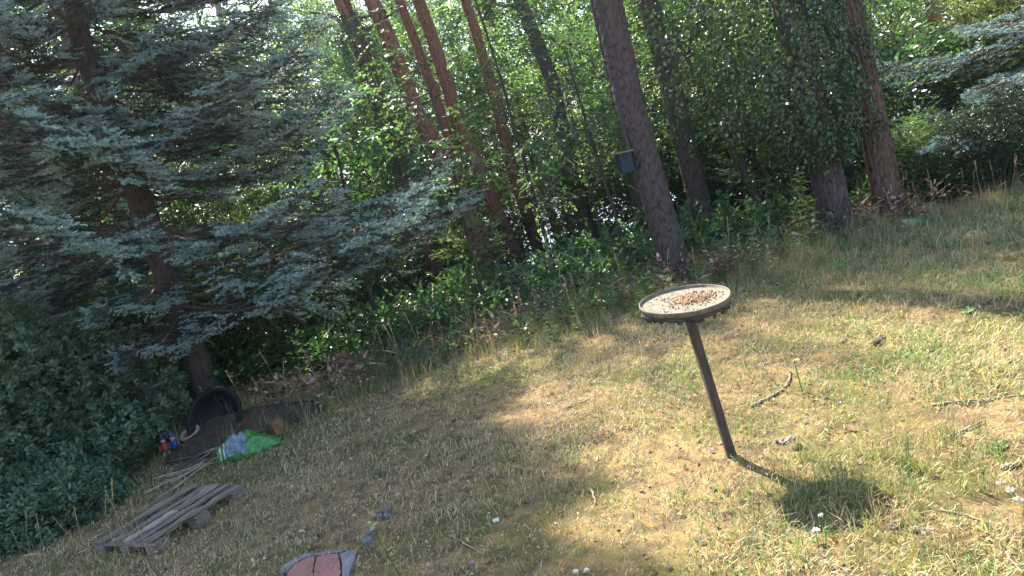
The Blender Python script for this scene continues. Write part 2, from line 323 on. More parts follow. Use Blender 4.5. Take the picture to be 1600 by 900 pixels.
def broadleaf(seed, H, cr, lo, nlimb, nspr, leafm, ll=.085, sub=4, tr=.05, six=False, spread=.16):
    """trunk mesh with limbs and twigs, crown mesh of leafy sprays set along the limbs"""
    rng = np.random.default_rng(seed); wood = MB(); n = 12
    t = np.linspace(0, 1, n); P = np.stack([np.cumsum(rng.normal(0, .025*H/n*2, n)), np.cumsum(rng.normal(0, .025*H/n*2, n)), t*H*.93], -1); P[0, :2] = 0
    wood.add(*tube(P, tr*(1-t*.88)*(1+.5*np.exp(-t*30)), 7)); pts = []; w = []
    for k in range(nlimb):
        f = lo+(1-lo)*(k+rng.random()*.6)/nlimb; i = f*(n-1)*.97; i0 = int(i); p0 = P[i0]+(P[min(i0+1, n-1)]-P[i0])*(i-i0)
        a = k*2.4+rng.normal(0, .4); prof = math.sin(math.pi*min(1, (.25+.75*(f-lo)/(1-lo+1e-6))))**.7
        L = cr*(.45+.75*prof)*rng.uniform(.75, 1.2); Q = limb(p0, (math.cos(a), math.sin(a), rng.uniform(.05, .5)), L, rng)
        wood.add(*tube(Q, np.linspace(tr*.42*(1-f*.5), .004, 6), 5)); pts += [Q[j]*(1-u)+Q[j+1]*u for j in range(1, 5) for u in (.2, .7)]; w += [.5, .5, .8, .8, 1, 1, 1.2, 1.2]
        for s in range(sub):
            j = rng.integers(2, 6); dd = unit(Q[min(j, 5)]-Q[j-1])+rng.normal(0, .6, 3)*[1, 1, .5]
            S = limb(Q[j-1], dd, L*rng.uniform(.3, .55), rng, 4, .1); wood.add(*tube(S, np.linspace(.008, .003, 4), 4, False)); pts += [S[1], S[2], S[3], S[3]]; w += [1, 1.3, 1.5, 1.5]
    pts += [P[-1], P[-2], P[-1]]; w += [1, 1, 1]
    pts = np.array(pts); w = np.array(w); idx = rng.choice(len(pts), nspr, p=w/w.sum()); Pp = pts[idx]+rng.normal(0, spread, (nspr, 3))*[1, 1, .7]
    out = unit((Pp-P[len(P)//2]*[1, 1, 0])*[1, 1, .25])+rng.normal(0, .55, (nspr, 3))*[1, 1, .45]
    crown = MB(); protos = [spray(rng, .34*ll/.085, 9, ll, ll*.62, six) for _ in range(6)]; which = rng.integers(0, 6, nspr)
    for q in range(6):
        s = which == q; scatter(crown, protos[q], basis(out[s], roll=rng.normal(0, .5, s.sum())), Pp[s]-unit(out[s])*.1, rng.uniform(.75, 1.25, s.sum()))
    return wood, crown
def make_plant(name, wood, crown, barkm, leafm, part=('trunk', 'crown')):
    """a prototype: (trunk mesh, crown mesh)"""
    return (wood.mesh(part[0], barkm), crown.mesh(part[1], leafm, smooth=False), part)
def place(proto, name, label, cat, loc, rz=0, s=1.0, group=None, tilt=(0, 0), sz=None):
    t = thing(name, label, cat, loc, rz, group); t.rotation_euler = (tilt[0], tilt[1], rz); t.scale = (s, s, sz or s)
    for me, nm in zip(proto[:2], proto[2]):
        if me: link(bpy.data.objects.new(nm, me), t)
    return t

# ------------------------------------------------------------------ conifers
def spruce_branch(seed, L=3.0, mats=None, bare=.2, droop=.12):
    rng = np.random.default_rng(seed); mb = MB(); n = 14; t = np.linspace(0, 1, n)
    side = np.cumsum(rng.normal(0, .012*L, n)); P = np.stack([t*L, side, L*(-droop*np.sin(t*np.pi*.8)+.09*t**3)], -1); P[0] = 0
    mb.add(*tube(P, np.linspace(.022, .004, n), 6, False), mi=0)
    sp = []; sd_ = []; age = []
    def line(A, B, step, new, taper=True):
        Lb = np.linalg.norm(B-A); k = max(2, int(Lb/step)); d = unit(B-A)
        for i in range(k):
            f = (i+.5)/k
            if f < .22 and not new: continue
            p = A+(B-A)*f
            for sgn in (-1, 1):
                a = sgn*RAD(rng.uniform(38, 60)); dd = np.array([d[0]*math.cos(a)-d[1]*math.sin(a), d[0]*math.sin(a)+d[1]*math.cos(a), d[2]+rng.normal(.10, .16)])
                sp.append(p+rng.normal(0, .012, 3)); sd_.append(dd); age.append(f)
        sp.append(B-d*.05); sd_.append(d+[0, 0, .1]); age.append(1.0)
    m = int(L/.105)
    for i in range(m):
        f = bare*.6+(1-bare*.6)*(i+rng.random()*.5)/m; p = np.array([np.interp(f, t, P[:, c]) for c in range(3)])
        ln = (.18+.85*L/3.0*math.sin(min(1, (f-bare*.45)*1.9)*math.pi*.5)*(1-f)**.65)*rng.uniform(.7, 1.15)
        for sgn in (-1, 1):
            if rng.random() < .1: continue
            a = sgn*RAD(rng.uniform(48, 66)); q = p+np.array([math.cos(a), math.sin(a), rng.normal(-.10, .10)])*ln; mid = (p+q)/2+[0, 0, .03*ln]
            mb.add(*tube(np.array([p, mid, q]), [.007, .005, .003], 4, False), mi=0)
            if f > bare*.75: line(p+(q-p)*.15, q, .06, f > .8)
    line(P[-3], P[-1], .07, True)
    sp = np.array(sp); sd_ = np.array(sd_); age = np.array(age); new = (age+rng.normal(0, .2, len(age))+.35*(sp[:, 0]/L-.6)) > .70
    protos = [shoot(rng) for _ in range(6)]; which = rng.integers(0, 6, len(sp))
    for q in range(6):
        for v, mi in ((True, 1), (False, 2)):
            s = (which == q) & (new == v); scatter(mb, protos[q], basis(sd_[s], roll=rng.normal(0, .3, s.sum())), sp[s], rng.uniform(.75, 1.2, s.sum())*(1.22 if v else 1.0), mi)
    return mb.mesh('branch', mats, smooth=False)
def cell_relief(U, Vv, nu, seed):
    """F2-F1 of a jittered grid that wraps round the trunk"""
    iu = np.floor(U); iv = np.floor(Vv); d1 = np.full(U.shape, 9.0); d2 = d1.copy()
    for a in (-1, 0, 1):
        for b in (-1, 0, 1):
            ci = iu+a; cj = iv+b; w = np.mod(ci, nu); jx = hsh(w, cj, seed); jy = hsh(w, cj, seed+5); d = np.hypot(ci+.1+.8*jx-U, cj+.1+.8*jy-Vv)
            n1 = np.minimum(d, d1); d2 = np.where(d < d1, d1, np.minimum(d2, d)); d1 = n1
    return np.clip((d2-d1)/.7, 0, 1)
def trunk_mesh(vec, H, r0, r1, seed, nu=48, dz=.03, fine_h=5.0, cell=.035, deep=.016, flare=.6, wob=.035, limbs=()):
    """trunk from the origin along vec (unit) up to height H with plated bark"""
    rng = np.random.default_rng(seed); z = np.concatenate([np.arange(-.25, fine_h, dz), np.arange(fine_h, H+.01, .25)]); m = len(z)
    cx = np.interp(z, np.linspace(-.3, H, 9), np.concatenate([[0, 0], np.cumsum(rng.normal(0, wob*2, 7))])); cy = np.interp(z, np.linspace(-.3, H, 9), np.concatenate([[0, 0], np.cumsum(rng.normal(0, wob*2, 7))]))
    th = np.linspace(0, 2*np.pi, nu, endpoint=False); r = r0+(r1-r0)*np.clip(z, 0, H)/H
    r = r*(1+flare*np.exp(-np.clip(z, -.25, 9)/.16)); ncell = max(8, int(2*np.pi*r0/cell))
    U = th[None]/(2*np.pi)*ncell+0*z[:, None]; Vv = z[:, None]/(cell*2.6)+.35*np.sin(U*1.3+z[:, None]*3)
    rel = .75*cell_relief(U, Vv, ncell, seed)+.25*vn(U, Vv*2, 2.0, seed+3); lob = 1+.09*np.exp(-np.clip(z, 0, 9)/.25)[:, None]*np.sin(th*5+seed)[None]
    R = r[:, None]*lob+deep*(rel-.5); V = np.stack([cx[:, None]+R*np.cos(th), cy[:, None]+R*np.sin(th), z[:, None]+0*R], -1)
    vec = np.asarray(vec); V[..., 0] += vec[0]/vec[2]*z[:, None]; V[..., 1] += vec[1]/vec[2]*z[:, None]
    i = np.arange(m-1)[:, None]*nu; j = np.arange(nu)[None]; k = (j+1) % nu
    mb = MB().add(V.reshape(-1, 3), np.stack([i+j, i+k, i+nu+k, i+nu+j], -1).reshape(-1, 4), attr=rel.ravel())
    def axis(h): return np.array([np.interp(h, z, cx)+vec[0]/vec[2]*h, np.interp(h, z, cy)+vec[1]/vec[2]*h, h])
    for (h, az, L) in limbs:
        p = axis(h); mb.add(*tube(limb(p, (math.cos(az), math.sin(az), .15), L, rng, 6, .1), np.linspace(.025, .006, 6), 6))
    return mb, axis
def pine_crown(seed, H=6.0, R=2.4, ntuft=520):
    """limbs and needle tufts of a Scots pine head, base at the origin"""
    rng = np.random.default_rng(seed); wood = MB(); P = []; D = []
    wood.add(*tube(np.array([[0, 0, 0], [.05, 0, H*.5], [0, .06, H*.95]]), [.1, .06, .015], 6))
    for k in range(16):
        f = (k+.5)/16; a = k*2.4+rng.normal(0, .3); L = R*(.55+.6*math.sin(math.pi*(f*.8+.15)))*rng.uniform(.7, 1.15)
        Q = limb((0, 0, f*H), (math.cos(a), math.sin(a), .1), L, rng, 6, .18, .1); wood.add(*tube(Q, np.linspace(.04, .008, 6), 5, False))
        for s in range(7):
            j = rng.integers(2, 6); d = unit(Q[j]-Q[j-1])+rng.normal(0, .7, 3)*[1, 1, .6]; S = limb(Q[j], d, L*rng.uniform(.15, .35), rng, 4, .2); wood.add(*tube(S, np.linspace(.01, .004, 4), 4, False))
            for _ in range(ntuft//112+1): P.append(S[rng.integers(1, 4)]+rng.normal(0, .09, 3)); D.append(unit(d)*.5+[0, 0, .5]+rng.normal(0, .4, 3))
    P = np.array(P); D = np.array(D); cr = MB(); pr = [shoot(rng, .16, 30, .065, .009, fwd=40) for _ in range(4)]; w = rng.integers(0, 4, len(P))
    for q in range(4): s = w == q; scatter(cr, pr[q], basis(D[s]), P[s], rng.uniform(.9, 1.5, s.sum()))
    return wood.mesh('limbs', M['bark_far']), cr.mesh('crown', M['pine_needle'], smooth=False)
PINE = [pine_crown(s) for s in (41, 42, 43)]
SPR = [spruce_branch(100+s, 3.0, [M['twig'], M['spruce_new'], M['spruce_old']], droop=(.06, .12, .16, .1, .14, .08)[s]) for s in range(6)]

def pine(base_px, top_px, r0, label, barkm, seed, H=14, nu=40, fine=4.6, dz=.035, base=None, dy=0.0, crown=True, cell=.035, deep=.014, stubs=(), name='pine_tree', flare=.4, group='pine trunks at the lawn edge and in the wood', straight=False):
    b = hit(*base_px) if base is None else np.asarray(base); tp = at(*top_px, b[1]+dy); v = np.array([-.02, 0, 1.0]) if straight else unit(tp-b)
    t = thing(name, label, 'tree', b, 0, group)
    mb, axis = trunk_mesh(v, H, r0, r0*.55, seed, nu, dz, fine, cell, deep, flare, limbs=stubs)
    mb.obj('trunk', barkm, t, attr=True)
    if crown:
        w, c = PINE[seed % 3]; h = H-5.0; p = axis(h)
        for me, nm in ((w, 'limb'), (c, 'crown')):
            o = link(bpy.data.objects.new(nm, me), t); o.location = p; o.rotation_euler = (0, 0, seed*1.7); o.scale = (.62,)*3 if straight else (min(1, H/13.0),)*3
    return t, axis

# ---- the trunks, each from where it stands to where it leaves the picture
pine((1062, 442), (938, 0), .150, 'thick straight grey brown pine behind the round bird feeder, blue box on its side', M['bark_pine'], 3, 17, 72, 5.0, .022, cell=.042, deep=.02)
pine((1105, 364), (1015, 0), .150, 'dark pine just right of the thickest pine with bare shaded trunk', M['bark_pine'], 7, 20, 48)
T13, _ax13 = pine((1312, 366), (1262, 130), .160, 'short dark trunk under a hanging mass of ivy with pale tall weed beside it', M['bark_pine'], 5, 13, 64, 3.6, .022, cell=.055, deep=.024, flare=.5, name='ivy_covered_tree', crown=False)
T14, _ax14 = pine((1393, 338), (1322, 0), .150, 'reddish brown sunlit pine with pale left edge, rightmost thick trunk by the lawn', M['bark_warm'], 9, 17, 64, 4.4, .022, cell=.055, deep=.024)
TIV, _axiv = pine((715, 525), (517, 0), .155, 'dark trunk wrapped in ivy higher up with reddish bare top', M['bark_red'], 11, 10.2, 40, 5.0, base=G(*at(715, 518, 13.4)[:2]), name='ivy_covered_pine')
pine((789, 487), (583, 0), .175, 'thick orange barked pine leaning hard beside the ivy wrapped trunk', M['bark_red'], 13, 10.4, 44, 6.0, base=G(*at(789, 481, 13.4)[:2]), stubs=((3.2, 2.6, .9), (3.9, .4, .7)))
pine((829, 474), (668, 0), .145, 'slim pine with orange top and dark lower trunk in front of the lake glint', M['bark_red'], 15, 10.8, 40, 6.0, base=G(*at(829, 467, 13.9)[:2]), stubs=((3.4, .3, .8),))
pine((742, 300), (622, 0), .115, 'thin reddish pine behind the orange leaning pine', M['bark_red'], 17, 11.2, 32, 7.0, .05, base=G(*at(764, 420, 14.6)[:2]))
pine((851, 420), (722, 0), .125, 'dark slender pine between the lake glint and the bright saplings', M['bark_red'], 19, 11.2, 32, 7.0, .05, base=G(*at(853, 425, 14.6)[:2]))
pine((940, 436), (868, 190), .145, 'dark trunk with sunlit right edge standing left of the blue box', M['bark_pine'], 21, 10, 40, 5.0, .035, base=G(*at(940, 430, 13.0)[:2]))
pine((1003, 420), (955, 130), .09, 'black shaded trunk close behind the thickest pine', M['bark_pine'], 23, 9.5, 32, 5.0, .05, base=G(*at(1020, 420, 11.5)[:2]))
pine((0, 0), (1347, 0), .085, 'thin pine stem rising behind the sunlit reddish pine', M['bark_warm'], 25, 20, 32, 7.0, .05, base=G(*at(1402, 250, 13.0)[:2]))
pine((0, 0), (1452, 0), .12, 'pinkish pine stem seen through the silvery spruce boughs', M['bark_red'], 27, 15, 32, 7.0, .05, base=G(*at(1490, 210, 13.5)[:2]))
pine((0, 0), (0, 40), .10, 'reddish pine stem at the far left behind the spruce boughs', M['bark_red'], 29, 15, 32, 7.0, .05, base=G(*at(95, 480, 13.0)[:2]))
pine((0, 0), (110, 90), .11, 'pinkish pine stem half hidden behind the blue spruce trunk', M['bark_red'], 31, 16, 32, 7.0, .05, base=G(*at(235, 480, 14.0)[:2]))
for k, (px, py, tx, Y, rr, lab) in enumerate([(690, 420, 545, 24, .12, 'distant pine with small crown left of the sky gap'), (900, 330, 822, 22, .10, 'distant thin dark pine with crown against the sky'), (800, 380, 690, 27, .13, 'distant pine among pale needles in the sky gap'),
        (1190, 260, 1100, 24, .12, 'distant pine deep in the wood behind the dark pine'), (470, 470, 330, 25, .13, 'distant pine deep in the wood behind the spruce tips'), (620, 430, 470, 30, .14, 'distant pine in the bright gap beside the spruce tips'), (1010, 320, 930, 29, .13, 'distant pine deep in the wood behind the thickest pine')]):
    pine((0, 0), (tx, 0), rr, lab, M['bark_far'], 50+k, 13.5, 20, 2.0, .2, base=G(*at(px, py, Y)[:2]), cell=.08, deep=.01)

for k, (x, y, H, lab) in enumerate([(-3.9, 21.4, 24.0, 'tall far pine added to dapple the lawn, in the bright gap right of the spruce tips'), (-3.2, 23.2, 24.5, 'tall far pine added to dapple the lawn, behind the ivy wrapped trunk'), (-8.4, 22.4, 24.0, 'tall far pine added to dapple the lawn, behind the right hand spruce boughs'), (-2.2, 22.6, 25.0, 'tall far pine added to dapple the lawn, between the two orange pines')]):
    pine((0, 0), (0, 0), .13, lab, M['bark_far'], 70+k, H, 20, 2.0, .2, base=G(x, y), cell=.08, deep=.01, straight=True)  # added pines: their high unseen crowns break up the sunlight on the lawn
# ---- the big blue spruce
def spruce(base, top_dir, H, r0, tiers, label, seed, lmax, name='blue_spruce', taper=8.5):
    rng = np.random.default_rng(seed); t = thing(name, label, 'tree', base)
    mb, axis = trunk_mesh(top_dir, H, r0, .02, seed, 40, .04, 4.4, .02, .006, .35); mb.obj('trunk', M['bark_spruce'], t, attr=True)
    k = 0
    for (z, n, a0, ls) in tiers:
        for i in range(n):
            a = a0+i*2*math.pi/n+rng.normal(0, .12); L = ls*lmax*max(.12, 1-z/taper)*rng.uniform(.85, 1.1)
            front = -math.sin(a)
            if front > .5 and z < 1.8: L *= .62
            o = link(bpy.data.objects.new('branch', SPR[k % 6]), t); k += 1
            o.location = axis(z+rng.normal(0, .06)); o.rotation_euler = (rng.normal(0, .12), rng.normal(-.02, .06)+(.10 if z < 2 else 0), a); q = L/3.0; o.scale = (q, q*rng.uniform(.9, 1.1), q)
    return t
bs = hit(326, 632); vs = unit(at(150, 60, bs[1])-bs)
tiers = [(1.15, 7, .15, 1.0), (1.55, 6, .55, .95), (2.05, 7, .2, 1.0), (2.5, 6, .6, .95), (2.9, 8, .1, 1.0), (3.2, 7, .45, 1.0), (3.5, 8, .8, 1.0), (3.8, 8, .1, 1.0), (4.15, 9, .2, 1.0), (4.5, 9, .5, 1.0), (4.85, 9, .3, 1.0)]+[(5.2+.3*i, 11, i*.8, 1.08) for i in range(18)]
spruce(bs, vs, 11.0, .15, tiers, 'big blue spruce with silvery tiers of boughs over the black tub', 61, 3.6, taper=11.0)
spruce(G(7.1, 8.5), np.array([-.02, 0, 1]), 8.5, .13, [(1.1, 8, .25, 1.1), (1.5, 7, .05, .92), (1.95, 7, .45, .66), (2.5, 6, .1, .5), (3.1, 6, .5, .45), (3.8, 6, .2, .42), (4.6, 6, .1, .4)], 'silvery sunlit spruce boughs reaching in above the dark yew', 63, 3.0, taper=9.0)
spruce(G(-7.2, 11.5), np.array([0, 0, 1]), 10, .14, [(1.0+.5*i, 6, i*.9, 1.0) for i in range(17)], 'shaded spruce at the far left behind the big blue spruce', 65, 3.2, taper=10)

# ------------------------------------------------------------------ broadleaf wood
def T(seed, H, cr, lo, nl, ns, lm, **k):
    w, c = broadleaf(seed, H, cr, lo, nl, ns, lm, **k); return make_plant('tree', w, c, M['bark_dark'], lm)
BIG = [T(201, 8.5, 2.3, .30, 26, 2000, M['leaf_bright'], ll=.088, tr=.075, spread=.22), T(202, 8.5, 2.4, .26, 26, 2000, M['leaf_mid'], ll=.088, tr=.075, spread=.22), T(203, 9, 2.2, .32, 24, 1350, M['leaf_bright'], ll=.12, tr=.08, spread=.22)]
SAP = [T(211, 4.2, 1.25, .16, 18, 1050, M['leaf_bright'], ll=.066, tr=.03), T(212, 4.6, 1.3, .2, 18, 1050, M['leaf_mid'], ll=.066, tr=.032), T(213, 3.6, 1.1, .12, 16, 560, M['leaf_bright'], ll=.09, tr=.026), T(214, 4.4, 1.2, .22, 17, 1000, M['leaf_dark'], ll=.066, tr=.034)]
def SH(seed, H, cr, ns, lm, ll=.07, **k):
    w, c = broadleaf(seed, H, cr, .02, 16, ns, lm, ll=ll, sub=5, tr=.014, spread=.09, **k); return make_plant('shrub', w, c, M['twig'], lm, ('stem', 'foliage'))
SHR = [SH(221, 1.1, .75, 620, M['leaf_dark']), SH(222, 1.2, .7, 560, M['leaf_mid'], .06), SH(223, .9, .7, 520, M['leaf_dark'], .055), SH(224, 1.0, .6, 420, M['leaf_bright'], .075)]

GB = 'leafy broadleaf trees in the wood'
big = [  # px, Y, prototype, scale, label
    (430, 18, 0, 1.0, 'bright leafy tree seen through the tips of the big blue spruce'), (560, 19, 0, 1.0, 'sunlit leafy tree filling the gap right of the spruce tips'), (640, 19.5, 2, 1.05, 'bright leafy tree behind the ivy wrapped trunk'),
    (760, 19, 1, 1.0, 'green leafy tree behind the two leaning orange pines'), (850, 20, 2, 1.1, 'bright tree under the thin distant pines'), (905, 18.5, 0, 1.05, 'sunlit leafy tree left of the thickest pine'),
    (1000, 18.5, 1, 1.1, 'shaded leafy tree behind the blue box'), (1110, 17, 2, 1.1, 'bright leafy tree between the thickest pine and the dark pine'), (1190, 16, 0, 1.05, 'sunlit leafy tree left of the ivy mass'),
    (1275, 17, 1, 1.1, 'leafy tree filling the space behind the ivy mass'), (1400, 21, 0, 1.1, 'sunlit leafy tree behind the reddish sunlit pine'), (1480, 22, 1, 1.2, 'leafy tree behind the silvery spruce boughs'), (1580, 19, 2, 1.2, 'leafy tree deep behind the dark yew'),
    (330, 20, 1, 1.1, 'leafy tree deep behind the blue spruce trunk'), (200, 18, 0, 1.0, 'yellowish leafy tree glimpsed through the spruce left of its trunk'), (60, 20, 2, 1.1, 'leafy tree glimpsed through the spruce boughs at the far left'),
    (-120, 19, 1, 1.1, 'leafy tree beyond the shaded spruce at the far left'), (1720, 17, 0, 1.1, 'leafy tree beyond the silvery spruce on the right'),
    (520, 28, 1, 1.15, 'distant leafy tree low in the bright gap beside the spruce'), (700, 30, 2, 1.1, 'distant leafy tree under the pale sky gap'), (1020, 29, 0, 1.25, 'distant leafy tree above the lake glint'), (1140, 28, 1, 1.35, 'distant leafy tree behind the dark pine'), (1330, 29, 2, 1.4, 'distant leafy tree between ivy mass and sunlit pine'), (120, 30, 0, 1.2, 'distant leafy tree beyond the pinkish stems at left'), (260, 15, 1, 1.05, 'leafy tree close behind the blue spruce trunk'), (140, 14.5, 1, 1.0, 'leafy tree between the blue spruce and the pinkish stem'), (385, 15.5, 1, 1.1, 'leafy tree behind the right hand boughs of the blue spruce'), (20, 15.5, 1, 1.1, 'leafy tree behind the far left boughs of the blue spruce'),
    (620, 25, 1, 1.3, 'dense leafy tree far back behind the ivy wrapped trunk'), (790, 26, 1, 1.35, 'dense leafy tree far back behind the two orange pines'), (880, 25, 1, 1.3, 'dense leafy tree far back under the thin pine stems'), (1060, 24, 1, 1.3, 'dense leafy tree far back right of the thickest pine'), (1230, 25, 1, 1.4, 'dense leafy tree far back above the slanting stems'), (1440, 26, 1, 1.5, 'dense leafy tree far back right of the sunlit pine'), (1560, 27, 1, 1.6, 'dense leafy tree far back behind the silvery boughs'), (330, 26, 1, 1.35, 'dense leafy tree far back behind the blue spruce trunk'), (1150, 21, 1, 1.1, 'dense leafy tree deep behind the dark pine')]
for k, (px, Y, q, s, lab) in enumerate(big):
    p = at(px, 300, Y); place(BIG[q], 'broadleaf_tree', lab, 'tree', G(p[0], Y), k*1.9, s, GB)
GS = 'young saplings behind the lawn edge'
saps = [(455, 13.5, 0, 1.1, 'bright sapling just right of the big spruce trunk'), (540, 15, 3, 1.0, 'dark leaved sapling at the spruce tips'), (600, 16.5, 0, 1.35, 'sunlit sapling left of the ivy wrapped trunk'), (668, 16.6, 2, 1.4, 'bright sapling right behind the ivy wrapped trunk'),
    (735, 10.2, 2, .34, 'low sunlit sapling beside the base of the orange leaning pine'), (750, 16.5, 1, 1.3, 'green sapling between the two leaning orange pines'), (868, 16.8, 0, 1.35, 'sunlit sapling right of the slim pine'), (893, 15.6, 1, 1.1, 'full green sapling left of the sunlit edged dark trunk'),
    (1080, 15.5, 3, 1.2, 'dark leaved sapling between the thickest pine and the dark pine'), (1005, 13, 1, 1.0, 'green sapling behind the thickest pine'), (1050, 13.5, 0, 1.2, 'bright sapling right of the thickest pine'), (1150, 13, 1, 1.1, 'green sapling at the foot of the dark pine'),
    (1175, 12.2, 0, .9, 'sunlit sapling with slanting stem left of the ivy mass'), (1215, 11.5, 3, .7, 'dark leaved sapling under the ivy mass'), (1222, 9.9, 1, .38, 'low green sapling left of the ivy covered trunk'), (1350, 10, 1, .42, 'green sapling between ivy covered trunk and sunlit pine'), (1440, 12, 2, .9, 'bright sapling right of the sunlit reddish pine'),
    (380, 13.5, 1, 1.0, 'green sapling right behind the big spruce trunk'), (270, 14, 0, .9, 'bright sapling left behind the big spruce trunk'), (150, 10.5, 3, .9, 'dark leaved sapling behind the big rounded bush'), (40, 10, 1, .9, 'green sapling at the far left under the spruce')]
for k, (px, Y, q, s, lab) in enumerate(saps):
    p = at(px, 380, Y); place(SAP[q], 'sapling', lab, 'tree', G(p[0], Y), k*2.3, s, GS)
GH = 'low shrubs along the lawn edge'
shr = [(470, 600, 0, 1.0, 'dark shrub right of the black tub'), (540, 560, 0, 1.05, 'dark shrub between black tub and ivy wrapped trunk'), (600, 565, 2, 1.0, 'low dark shrub left of the ivy wrapped trunk base'), (655, 535, 1, .9, 'green shrub touching the ivy wrapped trunk base'), (420, 585, 1, 1.1, 'glinting small leaved shrub behind the black tub'),
    (250, 600, 1, 1.2, 'glinting small leaved shrub left of the big spruce trunk'), (375, 600, 1, .9, 'glinting small leaved shrub right of the big spruce trunk'), (200, 640, 2, 1.2, 'dark shrub behind the big rounded bush'),
    (770, 520, 2, .6, 'low dark shrub before the orange leaning pine'), (850, 505, 1, .5, 'small green shrub right of the slim pine base'), (1130, 415, 3, .55, 'bright green shrub right of the thickest pine base'), (1180, 395, 1, .55, 'small green shrub on the edge before the slanting stems'), (1215, 372, 2, .8, 'dark shrub left of the tall pale weed'),
    (1350, 345, 2, .7, 'dark shrub between ivy covered trunk and sunlit pine'), (1075, 400, 2, .7, 'dark shrub right behind the thickest pine base'), (1000, 450, 2, .5, 'low dark shrub left of the thickest pine base')]
for k, (px, py, q, s, lab) in enumerate(shr):
    p = hit(px, py); back = {1: 9.9, 2: 9.3}.get((lab.startswith('glinting'))*1+(px == 200)*2, 0)
    if back: p = G(*at(px, py, back)[:2]); place(SHR[q], 'shrub', lab, 'shrub', p, k*1.3, s, GH)

GM2 = 'leafy bushes on the slope under the wood'
for k, (px, Y, q, sc_, lab) in enumerate([(430, 12, 1, 1.2, 'leafy bush right behind the black tub'), (500, 13, 3, 1.6, 'bright bush low behind the dark edge shrubs'), (560, 13, 0, 1.5, 'dark bush left behind the ivy wrapped trunk'), (625, 15, 3, 2.0, 'bright bush just left of the ivy wrapped trunk'), (690, 14.8, 1, 1.8, 'green bush between ivy wrapped trunk and orange leaning pine'), (728, 15.5, 3, 2.0, 'bright bush behind the foot of the orange leaning pine'), (872, 14.8, 1, 1.6, 'green bush between the slim pine and the sunlit edged trunk'), (1030, 13, 0, 1.9, 'dark bush behind the foot of the thickest pine'), (1060, 13, 1, 1.6, 'green bush between thickest pine and dark pine'), (1150, 13, 0, 1.7, 'dark bush right behind the dark pine'), (1195, 13, 1, 1.9, 'green bush behind the slanting stems'), (1260, 12, 0, 1.8, 'dark bush behind the ivy covered trunk'), (1335, 11.5, 1, 1.7, 'green bush behind the gap between ivy covered trunk and sunlit pine'), (1420, 11, 0, 1.7, 'dark bush behind the sunlit pine'), (1500, 12, 2, 2.0, 'dark bush behind the light green conifer'),
        (330, 12.5, 3, 1.3, 'bright bush behind the big spruce trunk'), (240, 12, 1, 1.2, 'green bush behind the spruce and the big rounded bush'), (140, 12, 0, 1.8, 'dark bush behind the big rounded bush'), (40, 11.5, 1, 1.8, 'green bush at the far left behind the rounded bush')]):
    p = at(px, 420, Y); place(SHR[q], 'bush', lab, 'bush', G(p[0], Y), k*1.7, sc_, GM2)

# far shore wood: one mass across the lake
def far_wood():
    rng = np.random.default_rng(77); mb = MB(); n = 260; x = np.linspace(-420, 420, n)+rng.normal(0, 2, n); P = np.stack([x, 282+rng.uniform(-8, 12, n), np.full(n, -7.5)], -1)
    lf = leaf(1, .9)
    for p in P:
        h = rng.uniform(12, 20); k = 70; u = unit(rng.normal(0, 1, (k, 3))); q = p+[0, 0, h*.55]+u*np.array([3.6, 3.6, h*.45])*rng.uniform(.6, 1, (k, 1))
        scatter(mb, lf, basis(u+rng.normal(0, .6, (k, 3))), q, rng.uniform(1.5, 3.2, k))
        mb.add(*tube(np.array([p, p+[0, 0, h*.7]]), [.3, .1], 5, False), mi=1)
    tag(mb.obj('far_wood', [M['leaf_mid'], M['bark_dark']], smooth=False), 'wood on the far shore across the lake', kind='stuff')
far_wood()

# ------------------------------------------------------------------ ivy
def ivy(parent, axis, r0, spans, n, seed, ll=.085, mat_=None, bias=0.0):
    """leaves hugging a trunk: spans = (height, how far the ivy stands off)"""
    rng = np.random.default_rng(seed); hs = [s[0] for s in spans]; os_ = [s[1] for s in spans]; mb = MB()
    h = rng.uniform(hs[0], hs[-1], n); off = np.interp(h, hs, os_); a = rng.uniform(0, 2*np.pi, n)
    lump = .55+.9*vn(a*3/np.pi*2, h, 1.4, seed); rr = r0+off*lump*(1-bias*np.cos(a))*rng.uniform(.08, 1.0, n)**.6
    C = np.array([axis(x) for x in h]); o = np.stack([np.cos(a), np.sin(a), 0*a], -1); P = C+o*rr[:, None]
    d = o*.55+np.array([0, 0, -.8])+rng.normal(0, .4, (n, 3)); pr = [spray(rng, .2, 5, ll, ll*.72, True, .3) for _ in range(4)]; w = rng.integers(0, 4, n)
    for q in range(4): s = w == q; scatter(mb, pr[q], basis(d[s], roll=rng.normal(0, .5, s.sum())), P[s], rng.uniform(.8, 1.3, s.sum()))
    for k in range(10):
        a0 = rng.uniform(0, 6.28); hh = np.linspace(hs[0]-.6, hs[-1], 14); Q = np.array([axis(x)+(r0+.03)*np.array([math.cos(a0+.25*math.sin(x*2+k)), math.sin(a0+.25*math.sin(x*2+k)), 0]) for x in np.maximum(hh, 0)]); mb.add(*tube(Q, .008, 5, False), mi=1)
    return mb.obj('ivy', [mat_ or M['leaf_ivy'], M['twig']], parent, smooth=False)
ivy(T13, _ax13, .13, [(.9, .02), (1.15, .3), (1.5, .6), (2.0, .68), (3.2, .66), (4.5, .6), (6.5, .5), (9, .3)], 7000, 5, .06, None, .72)
ivy(TIV, _axiv, .115, [(2.0, .03), (2.9, .2), (4.1, .32), (5.2, .25), (5.7, .05)], 1500, 6, .06)
ivy(T14, _ax14, .12, [(.9, .01), (1.3, .03), (1.7, .12), (2.3, .1), (3.0, .02)], 170, 8, .055)

